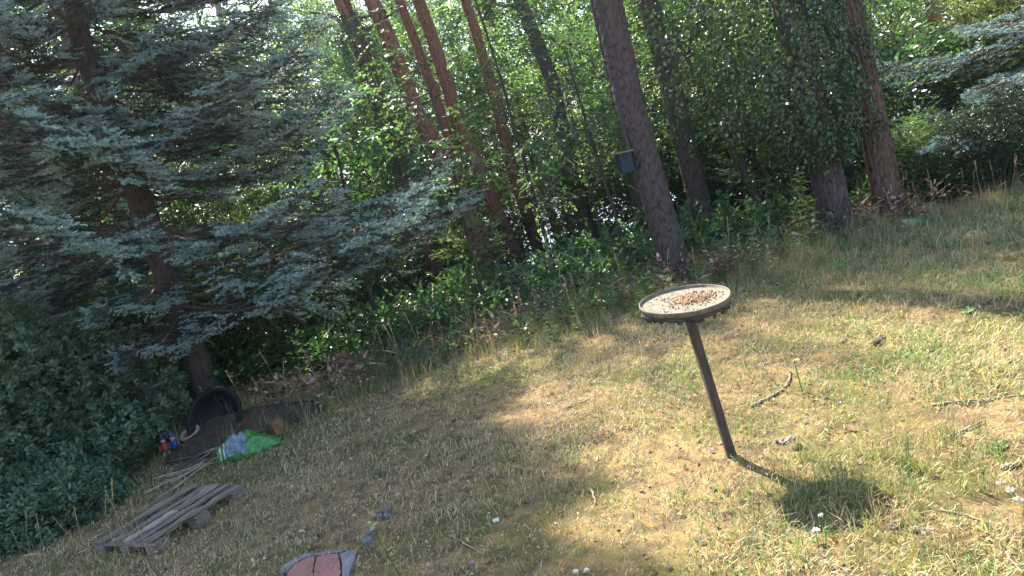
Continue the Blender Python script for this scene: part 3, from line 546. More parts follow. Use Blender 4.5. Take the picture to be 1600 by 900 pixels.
# ================================================================== SHRUBS AND CONIFERS CLOSE BY
def needle_bush(seed, H, R, ns, mats, flat=True, nl=.022, nw=.006, sl=.16, cone=.5, nn=40):
    """upright evergreen: rising stems with sprays of needles out to an uneven surface"""
    rng = np.random.default_rng(seed); st = MB(); P = []; D = []
    for k in range(26):
        a = k*2.4; r = R*math.sqrt((k+.5)/26)*.55; h = H*rng.uniform(.55, 1.0)*(1-cone*(r/R)); Q = limb((r*.3*math.cos(a), r*.3*math.sin(a), 0), (math.cos(a)*r/H*1.6, math.sin(a)*r/H*1.6, 1), h, rng, 7, 0, .08)
        st.add(*tube(Q, np.linspace(.022, .004, 7), 5, False))
        for s in range(ns//26):
            f = rng.uniform(.12, 1)**.8; i = f*6; j = min(int(i), 5); p = Q[j]+(Q[j+1]-Q[j])*(i-j); b = rng.uniform(0, 6.28); reach = R*.55*(1-f*.75)*rng.uniform(.3, 1.1)
            d = np.array([math.cos(b), math.sin(b), rng.uniform(-.1, .6)]); P.append(p+d*reach); D.append(d+rng.normal(0, .3, 3))
    P = np.array(P); D = np.array(D); ok = P[:, 2] > .03; P = P[ok]; D = D[ok]; cr = MB(); pr = [shoot(rng, sl, nn, nl, nw, flat) for _ in range(5)]; w = rng.integers(0, 5, len(P))
    for q in range(5):
        s = w == q; scatter(cr, pr[q], basis(D[s], roll=rng.normal(0, .5, s.sum())), P[s], rng.uniform(.75, 1.3, s.sum()))
    return st.mesh('stem', M['twig']), cr.mesh('foliage', mats, smooth=False), ('stem', 'foliage')
def dome_bush(seed, R, H, n, lm, ll=.055):
    """rounded dense bush: fans of small leaves standing out over an uneven dome"""
    rng = np.random.default_rng(seed); st = MB(); cr = MB(); u = unit(rng.normal(0, 1, (n, 3))); u[:, 2] = np.abs(u[:, 2]); az = np.arctan2(u[:, 1], u[:, 0])
    lump = .80+.34*vn(az*2.2+9, u[:, 2]*5, 1.1, seed)+.16*vn(az*6, u[:, 2]*11, 1, seed+2); rr = lump*rng.uniform(.72, 1.02, n)
    P = u*np.array([R, R, H])*rr[:, None]; d = unit(u*[1, 1, .7]+rng.normal(0, .45, (n, 3))+[0, 0, .25]); pr = []
    for q in range(6):
        mb = MB(); k = 9; a = np.linspace(-1.25, 1.25, k)+rng.normal(0, .1, k); dd = np.stack([np.cos(a), np.sin(a), rng.normal(.1, .25, k)], -1)
        scatter(mb, leaf(1, .6, .1, 6), basis(dd, roll=rng.normal(0, .4, k)), rng.normal(0, .012, (k, 3)), ll*rng.uniform(.7, 1.2, k)); pr.append((np.concatenate(mb.v), [f for f, _ in mb.f]))
    w = rng.integers(0, 6, n)
    for q in range(6): s = w == q; scatter(cr, pr[q], basis(d[s], roll=rng.normal(0, .7, s.sum())), P[s], rng.uniform(.8, 1.35, s.sum()))
    for k in range(60):
        v = u[k*7 % n]; Q = np.array([[0, 0, 0], v*[R, R, H]*.4, v*[R, R, H]*.85])+rng.normal(0, .02, (3, 3)); Q[0] = [v[0]*.1, v[1]*.1, 0]; st.add(*tube(Q, [.014, .009, .003], 5, False))
    return st.mesh('stem', M['twig']), cr.mesh('foliage', lm, smooth=False), ('stem', 'foliage')
place(dome_bush(301, 1.6, 1.6, 13000, M['leaf_bush'], .042), 'rounded_bush', 'big rounded blue green bush beside the wooden pallet', 'bush', G(-4.95, 6.6), .3)
place(dome_bush(302, .55, .42, 1900, M['leaf_bush'], .038), 'rounded_bush', 'low bush of the same leaf spreading in front of the big rounded bush', 'bush', G(*hit(75, 815)[:2]), 1.3)
yw = needle_bush(311, 2.4, 1.2, 3000, M['yew'], nl=.032, nw=.013, sl=.2, nn=44)
place(yw, 'yew_bush', 'dark upright yew under the silvery spruce boughs', 'bush', G(5.2, 7.75), 0, .56)
place(yw, 'yew_bush', 'dark yew at the far right edge behind the dry stalks', 'bush', G(6.1, 7.55), 2, .6)
place(needle_bush(312, 2.0, .95, 2000, M['yew_light'], nl=.034, nw=.013, sl=.22), 'conifer_bush', 'light green drooping conifer between sunlit pine and dark yew', 'bush', G(4.85, 8.6), 1, .62)
place(needle_bush(313, 3.6, 1.3, 2000, M['larch'], nl=.04, nw=.014, sl=.26, cone=.8), 'conifer_tree', 'yellowish conifer rising behind the silvery spruce boughs', 'tree', G(7.3, 10.2), 1, 1.1)

# ================================================================== THE BIRD FEEDER
def feeder():
    rng = np.random.default_rng(5); b = hit(1143, 713); top = at(1077, 497, b[1]); t = thing('bird_feeder', 'round pale tray on a dark wooden post standing in the sunny lawn', 'bird feeder', b)
    ax = top-b; n = 9; mb = MB(); w = .021
    f = np.linspace(-.06, 1, n); P = b*0+ax*f[:, None]; ring = np.array([[-w, -w], [-w*.55, -w*1.12], [w*.55, -w*1.1], [w, -w], [w*1.05, w], [-w, w]])
    V = np.array([p+np.array([a, c, 0])*(1+rng.normal(0, .03)) for p in P for a, c in ring]); m = 6
    F = np.array([[i*m+k, i*m+(k+1) % m, (i+1)*m+(k+1) % m, (i+1)*m+k] for i in range(n-1) for k in range(m)])
    mb.add(V, F); mb.add(V[-m:], np.array([list(range(m))]))
    mb.obj('post', surf('dark_post_wood', [(.3, (.03, .023, .018)), (.6, (.075, .055, .042)), (.8, (.13, .10, .075))], 16, (3, 3, .4), bstr=.8, bdist=.006), t, smooth=False)
    R = .213; c = at(1070, 470, b[1])-b; c[2] += .0
    T_ = Matrix.Translation(Vector(c)) @ Matrix.Rotation(RAD(3.0), 4, 'Y') @ Matrix.Rotation(RAD(5.0), 4, 'X')
    th = np.linspace(0, 2*np.pi, 96, endpoint=False)
    pale = surf('lichen_plastic', [(.25, (.035, .036, .02)), (.40, (.075, .066, .042)), (.55, (.125, .102, .075)), (.8, (.19, .155, .118))], 17, bstr=.5, bdist=.003, rough=.75)
    V, F = lathe([(0.0005, -.004), (R*.5, -.004), (R*.9, -.003), (R*.965, -.001), (R*.98, .010), (R*.99, .0135), (R*1.003, .0125), (R*1.008, .004), (R*1.0, -.012), (R*.97, -.014), (.0005, -.014)], 96, 1+.006*np.sin(th*3)+.004*np.sin(th*7+1))
    o = MB().add(V, F).obj('tray', pale, t); o.matrix_basis = T_
    wob = 1+.012*np.sin(th*4+2)+.02*(hsh(np.arange(96)//2, 0, 9)-.5)+.02*(vn(th*4, th*0, 1, 4)-.5)
    V, F = lathe([(.0005, -.0155), (R*.97, -.0155), (R*.985, -.022), (R*.97, -.034), (R*.90, -.040), (R*.6, -.041), (.0005, -.041)], 96, wob)
    o = MB().add(V, F).obj('under_board', surf('rotten_board', [(.35, (.022, .019, .016)), (.6, (.07, .058, .048)), (.78, (.20, .18, .15))], 22, bstr=1, bdist=.008), t); o.matrix_basis = T_
    mb = MB()                                        # shreds of bark hanging under the rim
    for k in range(46):
        a = rng.uniform(0, 6.28); r = R*rng.uniform(.86, .97); p = np.array([math.cos(a)*r, math.sin(a)*r, -.040-rng.uniform(0, .008)]); V, F = box((0, 0, 0), (rng.uniform(.01, .04), rng.uniform(.006, .014), rng.uniform(.006, .02)), rng, .0025, 2); mb.add(V@rotz(a+1.57).T+p, F)
    o = mb.obj('bark_shreds', M['bark_dark'], t, smooth=False); o.matrix_basis = T_; tag(o, kind='stuff')
    V, F = box((0, 0, -.047), (.15, .05, .012), rng, .001, 2); o = MB().add(V, F).obj('bracket', M['bark_dark'], t, smooth=False); o.matrix_basis = T_
    # the feed on the tray: crumbs heaped towards the back right
    oct_ = np.array([[1, 0, 0], [-1, 0, 0], [0, 1, 0], [0, -1, 0], [0, 0, 1], [0, 0, -1.]]); of = [np.array([[0, 2, 4], [2, 1, 4], [1, 3, 4], [3, 0, 4], [2, 0, 5], [1, 2, 5], [3, 1, 5], [0, 3, 5]])]
    mb = MB(); N = 620; q = rng.normal(0, 1, (N, 2))*[.050, .040]+[.044, .016]; keep = np.hypot(q[:, 0], q[:, 1]) < R*.9; q = q[keep]; N = len(q); hgt = .013*np.exp(-((q[:, 0]-.04)/.06)**2-((q[:, 1]-.012)/.05)**2)
    s = rng.uniform(.0035, .0062, N); Pp = np.stack([q[:, 0], q[:, 1], -.003+s*.5+hgt*rng.uniform(0, 1, N)], -1); rest = rng.uniform(-1, 1, (70, 2))*R*.9; rest = rest[np.hypot(*rest.T) < R*.9]
    scatter(mb, (oct_, of), basis(rng.normal(0, 1, (N, 3))), Pp, s)
    scatter(mb, (oct_, of), basis(rng.normal(0, 1, (len(rest), 3))), np.column_stack([rest, np.full(len(rest), -.002)]), rng.uniform(.002, .0045, len(rest)), 1)
    o = mb.obj('bird_food', [leafmat('bird_food_crumbs', [(0, (.09, .05, .03)), (.2, (.24, .125, .07)), (.7, (.36, .215, .125)), (1, (.42, .30, .19))], 0, .8, .2), M['soil']], None, smooth=False)
    o.matrix_world = Matrix.Translation(Vector(b)) @ T_; tag(o, 'reddish brown crumbs of food heaped on the round tray', 'bird food', kind='stuff')
feeder()

# ================================================================== NEST BOX ON THE THICK PINE
def nestbox():
    rng = np.random.default_rng(8); p = at(975, 250, 7.62); t = thing('nest_box', 'small blue green box hung on the left side of the thickest pine', 'nest box', p, RAD(12)); t.scale = (.86,)*3
    blue = surf('blue_green_paint', [(.3, (.003, .012, .022)), (.6, (.005, .021, .036)), (.8, (.02, .042, .055))], 14, bstr=.3, bdist=.003, rough=.6)
    V, F = box((0, 0, -.03), (.15, .13, .23), rng, .002, 2); MB().add(V, F).obj('box_body', blue, t, smooth=False)
    V, F = box((0, -.01, 0), (.205, .18, .018), rng, .002, 2); o = MB().add(V, F).obj('roof', M['stone_brown'], t, smooth=False); o.location = (-.005, 0, .092); o.rotation_euler = (0, RAD(4), 0)
    V, F = lathe([(.0005, 0), (.016, 0), (.017, .004), (.0005, .004)], 16); o = MB().add(V, F).obj('hole_shade_disc', M['soil'], t); o.rotation_euler = (RAD(90), 0, 0); o.location = (-.01, -.0665, .03)  # dark disc on the front stands in for the shade inside the hole
    V, F = box((.075, .02, 0), (.46, .022, .03), rng, .001, 3); V = V[:, [2, 1, 0]]; MB().add(V+[.093, -.0, .04], F).obj('hanging_batten', M['bark_dark'], t, smooth=False)
nestbox()

# ================================================================== PALLET
def pallet():
    rng = np.random.default_rng(12); z = .118
    a = hit(245, 868); bq = hit(388, 772); c = hit(163, 862); ex = bq-a; L = float(np.hypot(ex[0], ex[1])); yaw = math.atan2(ex[1], ex[0]); side = c-a; W = abs(-side[0]*math.sin(yaw)+side[1]*math.cos(yaw)); W = min(max(W, .62), .85)
    t = thing('wooden_pallet', 'weathered grey wooden pallet lying on the lawn by the rounded bush', 'pallet', G(a[0], a[1])-np.array([0, 0, .04]), yaw)
    M4 = [(.02, M['wood_grey'], 1), (.22, M['wood_grey'], 1), (.42, M['wood_pale'], .52), (.60, M['wood_grey'], 1), (.84, M['wood_grey'], 1)]
    for k, (f, m, ln) in enumerate(M4):
        V, F = box((0, 0, 0), (L*ln*rng.uniform(.97, 1.0), .058, .018), rng, .0035, 8); o = MB().add(V, F).obj('plank', m, t, smooth=False); o.location = (L*.5 if ln == 1 else L*.27, .045+f*(W-.06), z+rng.normal(0, .004)); o.rotation_euler = (rng.normal(0, .03), rng.normal(0, .008), rng.normal(0, .012))
    V, F = box((0, 0, 0), (L*.46, .085, .02), rng, .006, 5); o = MB().add(V, F).obj('plank', M['wood_grey'], t, smooth=False); o.location = (L*.75, .045+.42*(W-.06), z+.004); o.rotation_euler = (.05, -.02, .03); tag(o, 'snapped plank with a ragged end')
    for k, x in enumerate((.055, L*.5, L-.055)):
        V, F = box((0, 0, 0), (W, .095, .02), rng, .002, 4); o = MB().add(V, F).obj('cross_board', M['wood_grey'], t, smooth=False); o.location = (x, W*.5, z-.0215); o.rotation_euler = (0, 0, math.pi/2)
        for y in (.05, W*.5, W-.05):
            V, F = box((0, 0, 0), (.11, .085, .061), rng, .002, 1); o = MB().add(V, F).obj('block', M['wood_red'], t, smooth=False); o.location = (x, y, z-.062)
    for y in (.05, W*.5, W-.05):
        V, F = box((0, 0, 0), (L, .09, .018), rng, .002, 6); o = MB().add(V, F).obj('bottom_board', M['wood_grey'], t, smooth=False); o.location = (L*.5, y, z-.1015)
pallet()

# ================================================================== THE CORNER UNDER THE SPRUCE
def corner():
    rng = np.random.default_rng(21)
    # soil heap: a low mound
    p = hit(345, 700); n = 26; th = np.linspace(0, 2*np.pi, n, endpoint=False); mb = MB(); V, F = lathe([(.0005, .20), (.18, .18), (.35, .12), (.52, .05), (.66, -.03)], 40, 1+.2*np.sin(np.linspace(0, 6.28, 40, endpoint=False)*3+1)+rng.normal(0, .04, 40)); V = V*[1.25, .75, 1]; V[:, 2] += .05*(vn(V[:, 0], V[:, 1], 9, 2)-.5)
    o = mb.add(V, F).obj('soil_heap', M['soil'], None); o.location = p+np.array([.05, .28, 0]); tag(o, 'dark heap of soil and debris around the black tub', 'soil heap', kind='stuff')
    # black tub leaning back, open side towards the lawn
    b = at(341, 672, p[1]+.22); t = thing('mortar_tub', 'round black tub tipped up against the spruce trunk with debris in it', 'tub', b)
    blk = surf('black_plastic', [(.3, (.005, .0055, .007)), (.7, (.011, .012, .015))], 9, bstr=.15, bdist=.003, rough=.6, spec=.15)
    prof = [(.0005, -.19), (.15, -.19), (.175, -.18), (.225, -.03), (.238, -.004), (.262, -.002), (.270, .004), (.262, .012), (.240, .010), (.232, .004), (.215, -.03), (.165, -.17), (.0005, -.175)]
    o = MB().add(*lathe(prof, 48, 1+.02*np.sin(np.linspace(0, 6.28, 48, endpoint=False)*2))).obj('tub_shell', blk, t); o.rotation_euler = (RAD(62), 0, RAD(-8)); o.location = (0, 0, .12)
    mb = MB()
    for k in range(34):
        V, F = box((0, 0, 0), (rng.uniform(.04, .13), rng.uniform(.02, .05), rng.uniform(.015, .04)), rng, .006, 2); R_ = basis(rng.normal(0, 1, (1, 3))*[1, .6, .35])[0]; mb.add(V@R_.T+[rng.normal(0, .10), rng.uniform(-.10, .06), rng.uniform(-.14, .0)], F)
    o = mb.obj('debris', surf('rotten_debris', [(.3, (.05, .034, .026)), (.6, (.13, .088, .065)), (.8, (.24, .17, .12))], 12, bstr=.8), None, smooth=False); o.location = b+np.array([.02, -.02, .02]); tag(o, 'brown chunks of rotten wood spilling out of the black tub', 'debris', kind='stuff')
    V, F = box((0, 0, 0), (.09, .04, .035), rng, .005, 2); o = MB().add(V, F).obj('wood_chunk', surf('orange_wood', [(.3, (.15, .06, .025)), (.7, (.34, .16, .07))], 12, bstr=.6), None, smooth=False); o.location = b+np.array([.05, -.15, .0]); o.rotation_euler = (.2, -.35, .3); tag(o, 'orange chunk of wood lying in the mouth of the black tub', 'wood chunk')
    # stump of orange rotten wood
    q = hit(437, 676); th = np.linspace(0, 6.28, 18, endpoint=False); V, F = lathe([(.055, -.02), (.048, .05), (.044, .09), (.03, .12), (.0005, .10)], 18, 1+.16*np.sin(th*3)+.1*rng.normal(0, 1, 18)); o = MB().add(V, F).obj('rotten_stump', bpy.data.materials['orange_wood'], None); o.location = q; o.rotation_euler = (.1, -.12, 0); tag(o, 'small orange rotten stump right of the green bag', 'stump')
    # terracotta pot on its side
    q = hit(292, 708); t = thing('plant_pot', 'brown flower pot behind the garden figures with pale rim', 'flower pot', q+np.array([.06, .12, .05]), .4); t.rotation_euler = (.25, -.3, .4)
    pot = surf('brown_pot', [(.3, (.09, .055, .04)), (.7, (.20, .12, .085))], 9, bstr=.3)
    MB().add(*lathe([(.0005, -.02), (.06, -.02), (.078, .10), (.066, .10), (.05, 0), (.0005, 0)], 28)).obj('pot_body', pot, t)
    MB().add(*lathe([(.0785, .085), (.092, .087), (.094, .115), (.083, .119), (.067, .113), (.066, .1)], 28)).obj('pot_rim', surf('pale_rim', [(.3, (.24, .16, .12)), (.7, (.42, .31, .24))], 9, bstr=.3), t)
    # pale lump
    V, F = box((0, 0, 0), (.15, .05, .04), rng, .008, 4); o = MB().add(V, F).obj('birch_piece', M['stone'], None); q = hit(312, 702); o.location = q+np.array([0, .05, .09]); o.rotation_euler = (.2, -.25, .2); tag(o, 'pale lump lying on the soil between pot and black tub', 'stone')
    # two little figures
    def figure(px, py, label, top, leg, hat, lean):
        q = hit(px, py); t = thing('garden_figure', label, 'garden figure', q, lean, 'little garden figures'); t.scale = (1.0,)*3
        def mk(n, c, r=.5): return surf(n, [(.3, tuple(v*.7 for v in c)), (.7, c)], 20, bstr=.1, rough=r)
        mb = MB()
        for s in (-1, 1): mb.add(*tube([[s*.018, 0, 0], [s*.02, -.004, .035], [s*.016, 0, .075]], [.014, .013, .017], 8)); mb.add(*tube([[s*.02, -.03, .004], [s*.02, -.012, .010], [s*.02, .01, .008]], [.009, .013, .010], 8))
        mb.obj('legs', mk('figure_legs', leg), t)
        mb = MB(); V, F = lathe([(.0005, .068), (.034, .07), (.038, .09), (.036, .115), (.030, .135), (.012, .148), (.0005, .149)], 14); mb.add(V*[1, .8, 1], F)
        for s in (-1, 1): mb.add(*tube([[s*.030, 0, .132], [s*.046, -.006, .108], [s*.036, -.03, .092]], [.012, .011, .009], 8))
        mb.obj('jacket', mk('figure_jacket', top), t)
        sk = mk('figure_skin', (.55, .36, .27)); V, F = lathe([(.0005, .140), (.012, .143), (.021, .158), (.022, .172), (.016, .187), (.0005, .192)], 12); mb = MB().add(V, F)
        mb.add(*tube([[0, -.019, .166], [0, -.028, .162]], [.005, .004], 6)); mb.obj('head', sk, t)
        MB().add(*lathe([(.0005, .176), (.0235, .176), (.0245, .184), (.018, .205), (.008, .23), (.0005, .243)], 12)).obj('hat', mk('figure_hat', hat), t)
        return t
    figure(264, 716, 'small garden figure in red jacket with pale legs beside the rounded bush', (.30, .05, .035), (.26, .22, .20), (.03, .04, .09), .3)
    figure(279, 712, 'small garden figure in blue top and yellow trousers beside the brown pot', (.02, .06, .22), (.34, .24, .03), (.02, .06, .20), -.2)
    # green plastic bag
    q = hit(392, 708); t = thing('plastic_bag', 'crumpled bright green plastic bag with a grey printed panel', 'bag', q, RAD(12))
    nu, nv = 46, 26; u = np.linspace(0, 1, nu); th = np.linspace(0, 2*np.pi, nv, endpoint=False); V = []
    for a in u:
        ry = .125*max(.05, math.sin(math.pi*min(1, a*.80+.07)))**.5*(1+.10*math.sin(a*17)); rz = .105*max(.05, math.sin(math.pi*min(1, a*.92+.06)))**.6*(1-.5*a)*1.5
        for b_ in th:
            k = 1+.45*(vn(a*8, b_*1.7, 1.6, 5)-.5)+.45*(vn(a*20, b_*4, 1.4, 9)-.5)*(.3+a)+.10*math.sin(b_*6+a*11)*(.4+a); V.append([(a-.5)*.50+.02*math.sin(b_*3+1)*a, math.cos(b_)*ry*k, max(0, math.sin(b_)*rz*k+rz*.45)])
    i = np.arange(nu-1)[:, None]*nv; j = np.arange(nv)[None]; k = (j+1) % nv; F = np.stack([i+j, i+k, i+nv+k, i+nv+j], -1).reshape(-1, 4)
    V = np.array(V); cap0 = np.array([[-.255, 0, .055]]); mb = MB().add(np.concatenate([V, cap0]), [F, np.stack([np.full(nv, nu*nv), np.arange(nv), (np.arange(nv)+1) % nv], -1)])
    g = surf('green_plastic', [(.3, (.03, .12, .025)), (.7, (.065, .22, .045))], 7, bstr=.5, bdist=.01, rough=.32, spec=.5)
    mb.obj('bag_skin', g, t)
    def patch(name, a0, a1, t0, t1, m, off=.003):
        ia = np.arange(int(a0*(nu-1)), int(a1*(nu-1))+1); it = np.arange(t0, t1+1) % nv; W = V.reshape(nu, nv, 3)[ia][:, it]; c = np.array([0, 0, .05]); nrm = unit((W-c)*[0, 1, 1]); W = W+nrm*off
        A, B = len(ia), len(it); idx = np.arange(A*B).reshape(A, B); Q = np.stack([idx[:-1, :-1], idx[1:, :-1], idx[1:, 1:], idx[:-1, 1:]], -1).reshape(-1, 4); return MB().add(W.reshape(-1, 3), Q).obj(name, m, t)
    patch('printed_panel', .22, .52, 7, 13, surf('grey_print', [(.35, (.05, .08, .10)), (.5, (.12, .155, .175)), (.65, (.25, .275, .29))], 22, bstr=.2, rough=.4))
    wh = surf('white_print', [(.3, (.28, .30, .29)), (.7, (.45, .47, .46))], 8, bstr=.1, rough=.4)
    patch('printed_stripe', .10, .13, 7, 13, wh); patch('printed_stripe', .16, .19, 7, 13, wh)
    # heaped sticks in front of the soil
    gs = 'sticks on the brush heap'
    for k in range(18):
        px, py = rng.uniform(290, 372), 0; py = 742-(px-290)*.52+rng.normal(0, 7); q = hit(px, py); L = rng.uniform(.25, .7); a = rng.normal(.35, .35); d = np.array([math.cos(a), math.sin(a), rng.normal(.06, .1)]); Q = limb(q+np.array([0, .03, .02+rng.uniform(0, .06)])-d*L/2, d, L, rng, 6, 0, .05)
        o = MB().add(*tube(Q, np.linspace(rng.uniform(.006, .016), .004, 6), 6)).obj('stick', M['stick'] if k % 3 else M['bark_dark'], None); tag(o, 'grey brown stick on the brush heap below the green bag', 'stick', gs)
corner()

# ================================================================== SLAB AND STONES
def stones():
    rng = np.random.default_rng(31)
    red = surf('worn_red_paint', [(.25, (.14, .115, .115)), (.40, (.20, .10, .09)), (.55, (.27, .105, .095)), (.8, (.33, .15, .13))], 4.5, bstr=.3, bdist=.004, rough=.75)
    gre = surf('bare_concrete', [(.3, (.09, .085, .09)), (.7, (.19, .18, .18))], 12, bstr=.5, bdist=.005)
    t = thing('paving_slab', 'broken red painted paving slab with grey worn edge', 'paving slab', hit(505, 895)); b = np.array(t.location)
    def prism(pix, m, name, h=.022):
        P = [hit(*q) for q in pix]; n = len(P); V = np.array([[p[0], p[1], p[2]+h] for p in P]+[[p[0], p[1], p[2]-.03] for p in P])-b; c = V[:n].mean(0); top = c+(V[:n]-c)*.985; V = np.concatenate([V, top+[0, 0, .004]])
        F4 = [[k, n+k, n+(k+1) % n, (k+1) % n] for k in range(n)]+[[2*n+k, k, (k+1) % n, 2*n+(k+1) % n] for k in range(n)]; mb = MB().add(V, np.array(F4)); mb.f.append((np.array([[2*n+k for k in range(n)][::-1]])[:, ::-1], 0)); return mb.obj(name, m, t, smooth=False)
    prism([(452, 902), (462, 890), (478, 880), (494, 877), (490, 902), (489, 935), (440, 935)], red, 'slab_piece')
    prism([(497, 877), (512, 873), (530, 872), (534, 890), (532, 935), (492, 935), (493, 902)], red, 'slab_piece')
    prism([(534, 872), (547, 867), (560, 866), (556, 882), (548, 902), (546, 935), (537, 935), (537, 890)], gre, 'slab_piece')
    prism([(444, 890), (460, 879), (480, 870), (492, 872), (476, 878), (460, 888), (450, 899), (438, 902)], gre, 'slab_edge', .018)
    prism([(494, 871), (515, 866), (543, 864), (530, 869), (512, 871), (497, 874)], gre, 'slab_edge', .017)
    def rock(px, py, s, label, m, rz):
        q = hit(px, py); u = []; n1, n2 = 14, 9
        th = np.linspace(0, 2*np.pi, n1, endpoint=False); ph = np.linspace(-1.45, 1.45, n2); V = np.array([[math.cos(p)*math.cos(a), math.cos(p)*math.sin(a), math.sin(p)] for p in ph for a in th]); V = np.sign(V)*np.abs(V)**.5; V = V*(1+.5*(vn(V[:, 0]+3, V[:, 1]*1.3+V[:, 2]*2, 1.3, int(px))-.5))[:, None]*np.array(s)*[.85, .85, .8]
        i = np.arange(n2-1)[:, None]*n1; j = np.arange(n1)[None]; k = (j+1) % n1; F = [np.stack([i+j, i+k, i+n1+k, i+n1+j], -1).reshape(-1, 4), np.array([[(n2-1)*n1+a for a in range(n1)]])]
        o = MB().add(V, F).obj('stone', m, None); o.location = q; o.rotation_euler = (rng.normal(0, .1), rng.normal(0, .1), rz); tag(o, label, 'stone', 'stones edging the broken path')
    rock(576, 850, (.040, .055, .045), 'pale grey stone nearest the red slab', M['stone'], .4); rock(580, 836, (.036, .035, .035), 'small grey stone in the middle of the short row', M['stone'], 1.2)
    rock(600, 803, (.055, .035, .05), 'brown topped stone farthest from the red slab', M['stone_brown'], .2); rock(593, 812, (.028, .022, .04), 'narrow grey stone against the brown topped stone', M['stone'], .1); rock(606, 809, (.026, .02, .035), 'tiny grey stone right under the brown topped stone', M['stone'], .7)
    rock(1563, 757, (.022, .016, .014), 'small white stone among grass near the long twigs', surf('white_stone', [(.3, (.16, .145, .125)), (.7, (.33, .31, .28))], 9, bstr=.3), .2); rock(1580, 768, (.028, .018, .013), 'white stone below the small white stone near the long twigs', bpy.data.materials['white_stone'], .9); rock(1594, 783, (.024, .02, .013), 'lowest white stone at the right edge of the lawn', bpy.data.materials['white_stone'], 1.9)
    rock(1049, 891, (.014, .012, .012), 'small black pebble at the very front of the lawn', M['soil'], .3)
stones()

# ================================================================== STICKS AND BARK ON THE LAWN
def lying():
    rng = np.random.default_rng(41)
    def stick(pix, r, label, name='twig', m=None, lift=.012):
        P = np.array([hit(*q)+np.array([0, 0, lift]) for q in pix]); tt = np.linspace(0, len(P)-1, 4*len(P)); Q = np.stack([np.interp(tt, np.arange(len(P)), P[:, c]) for c in range(3)], -1); Q[1:-1] = (Q[:-2]+Q[1:-1]*2+Q[2:])/4; Q = Q+rng.normal(0, .002, Q.shape)
        o = MB().add(*tube(Q, np.linspace(r, r*.45, len(Q)), 7)).obj(name, m or M['stick'], None); tag(o, label, 'stick'); return o
    stick([(1175, 637), (1198, 626), (1222, 613), (1234, 598), (1236, 582)], .010, 'curved brown stick lying in the grass right of the feeder post', 'curved_stick')
    stick([(835, 692), (862, 683), (888, 676)], .007, 'straight pale twig on the bare sunny patch'); stick([(868, 682), (880, 668), (892, 656)], .005, 'thin twig crossing the straight pale twig')
    stick([(884, 641), (905, 632), (945, 617)], .007, 'dark twig at the upper edge of the bare sunny patch'); stick([(900, 631), (888, 637), (882, 646)], .004, 'short twig forking off the dark twig')
    stick([(985, 658), (1030, 655), (1060, 662)], .004, 'pale twig left of the feeder post'); stick([(1455, 636), (1510, 630), (1560, 625), (1610, 619)], .007, 'long pale twig lying across the shaded lawn at right')
    stick([(1484, 686), (1512, 673), (1535, 662)], .007, 'short pale twig below the long pale twig'); stick([(1540, 840), (1570, 868), (1600, 902)], .006, 'thin bare twig at the lower right front'); stick([(1470, 800), (1520, 812), (1560, 830)], .005, 'thin twig beside the white stones')
    stick([(705, 840), (735, 858), (762, 872)], .006, 'brown twig near the pink clover'); stick([(925, 768), (932, 790)], .008, 'short pale stick upright in the sunny grass'); stick([(1565, 735), (1600, 725)], .012, 'thick pale stick at the right edge of the lawn')
    def slab(px, py, s, label, m, rz, name='bark_piece'):
        q = hit(px, py); n = 7; xs = np.linspace(-.5, .5, n); V = []
        for x in xs:
            for y in np.linspace(-.5, .5, 5): V.append([x*s[0]*(1+rng.normal(0, .02)), y*s[1]*(1-.5*abs(x)**2)+rng.normal(0, .003), s[2]*(1-3.2*y*y)+rng.normal(0, .003)])
        V = np.array(V); idx = np.arange(n*5).reshape(n, 5); Q = np.stack([idx[:-1, :-1], idx[1:, :-1], idx[1:, 1:], idx[:-1, 1:]], -1).reshape(-1, 4); bot = V-[0, 0, .008]; Fb = Q[:, ::-1]+n*5
        rim = list(idx[0, :])+list(idx[1:, -1])+list(idx[-1, -2::-1])+list(idx[-2:0:-1, 0]); R_ = np.array([[rim[(k+1) % len(rim)], rim[k], rim[k]+n*5, rim[(k+1) % len(rim)]+n*5] for k in range(len(rim))])
        o = MB().add(np.concatenate([V, bot]), np.concatenate([Q, Fb, R_])).obj(name, m, None, smooth=False); o.location = q+np.array([0, 0, .008]); o.rotation_euler = (rng.normal(0, .08), rng.normal(0, .08), rz); tag(o, label, 'bark')
    slab(1373, 537, (.11, .05, .025), 'dark curled piece of bark in the shaded grass', M['bark_dark'], .6); slab(1317, 534, (.07, .025, .012), 'small pale bark strip left of the dark curled bark', M['stick'], .8)
    slab(1228, 690, (.09, .045, .012), 'reddish brown decayed piece lying right of the feeder post', M['wood_red'], .2); slab(1248, 702, (.05, .03, .012), 'dark clod beside the reddish decayed piece', M['soil'], 1.0)
    slab(958, 678, (.06, .02, .008), 'small pale curled leaf strip left of the feeder post', M['wood_pale'], .8, 'bark_strip'); slab(1445, 832, (.09, .03, .010), 'pale triangular bark flake in front of the feeder shadow', M['wood_pale'], -.5, 'bark_strip')
    slab(1395, 825, (.07, .035, .014), 'grey brown bark flake beside the pale triangular flake', M['stick'], .2); slab(775, 815, (.03, .025, .008), 'white crumpled flake in the sunny grass', M['petal_white'], .3, 'bark_strip')
lying()

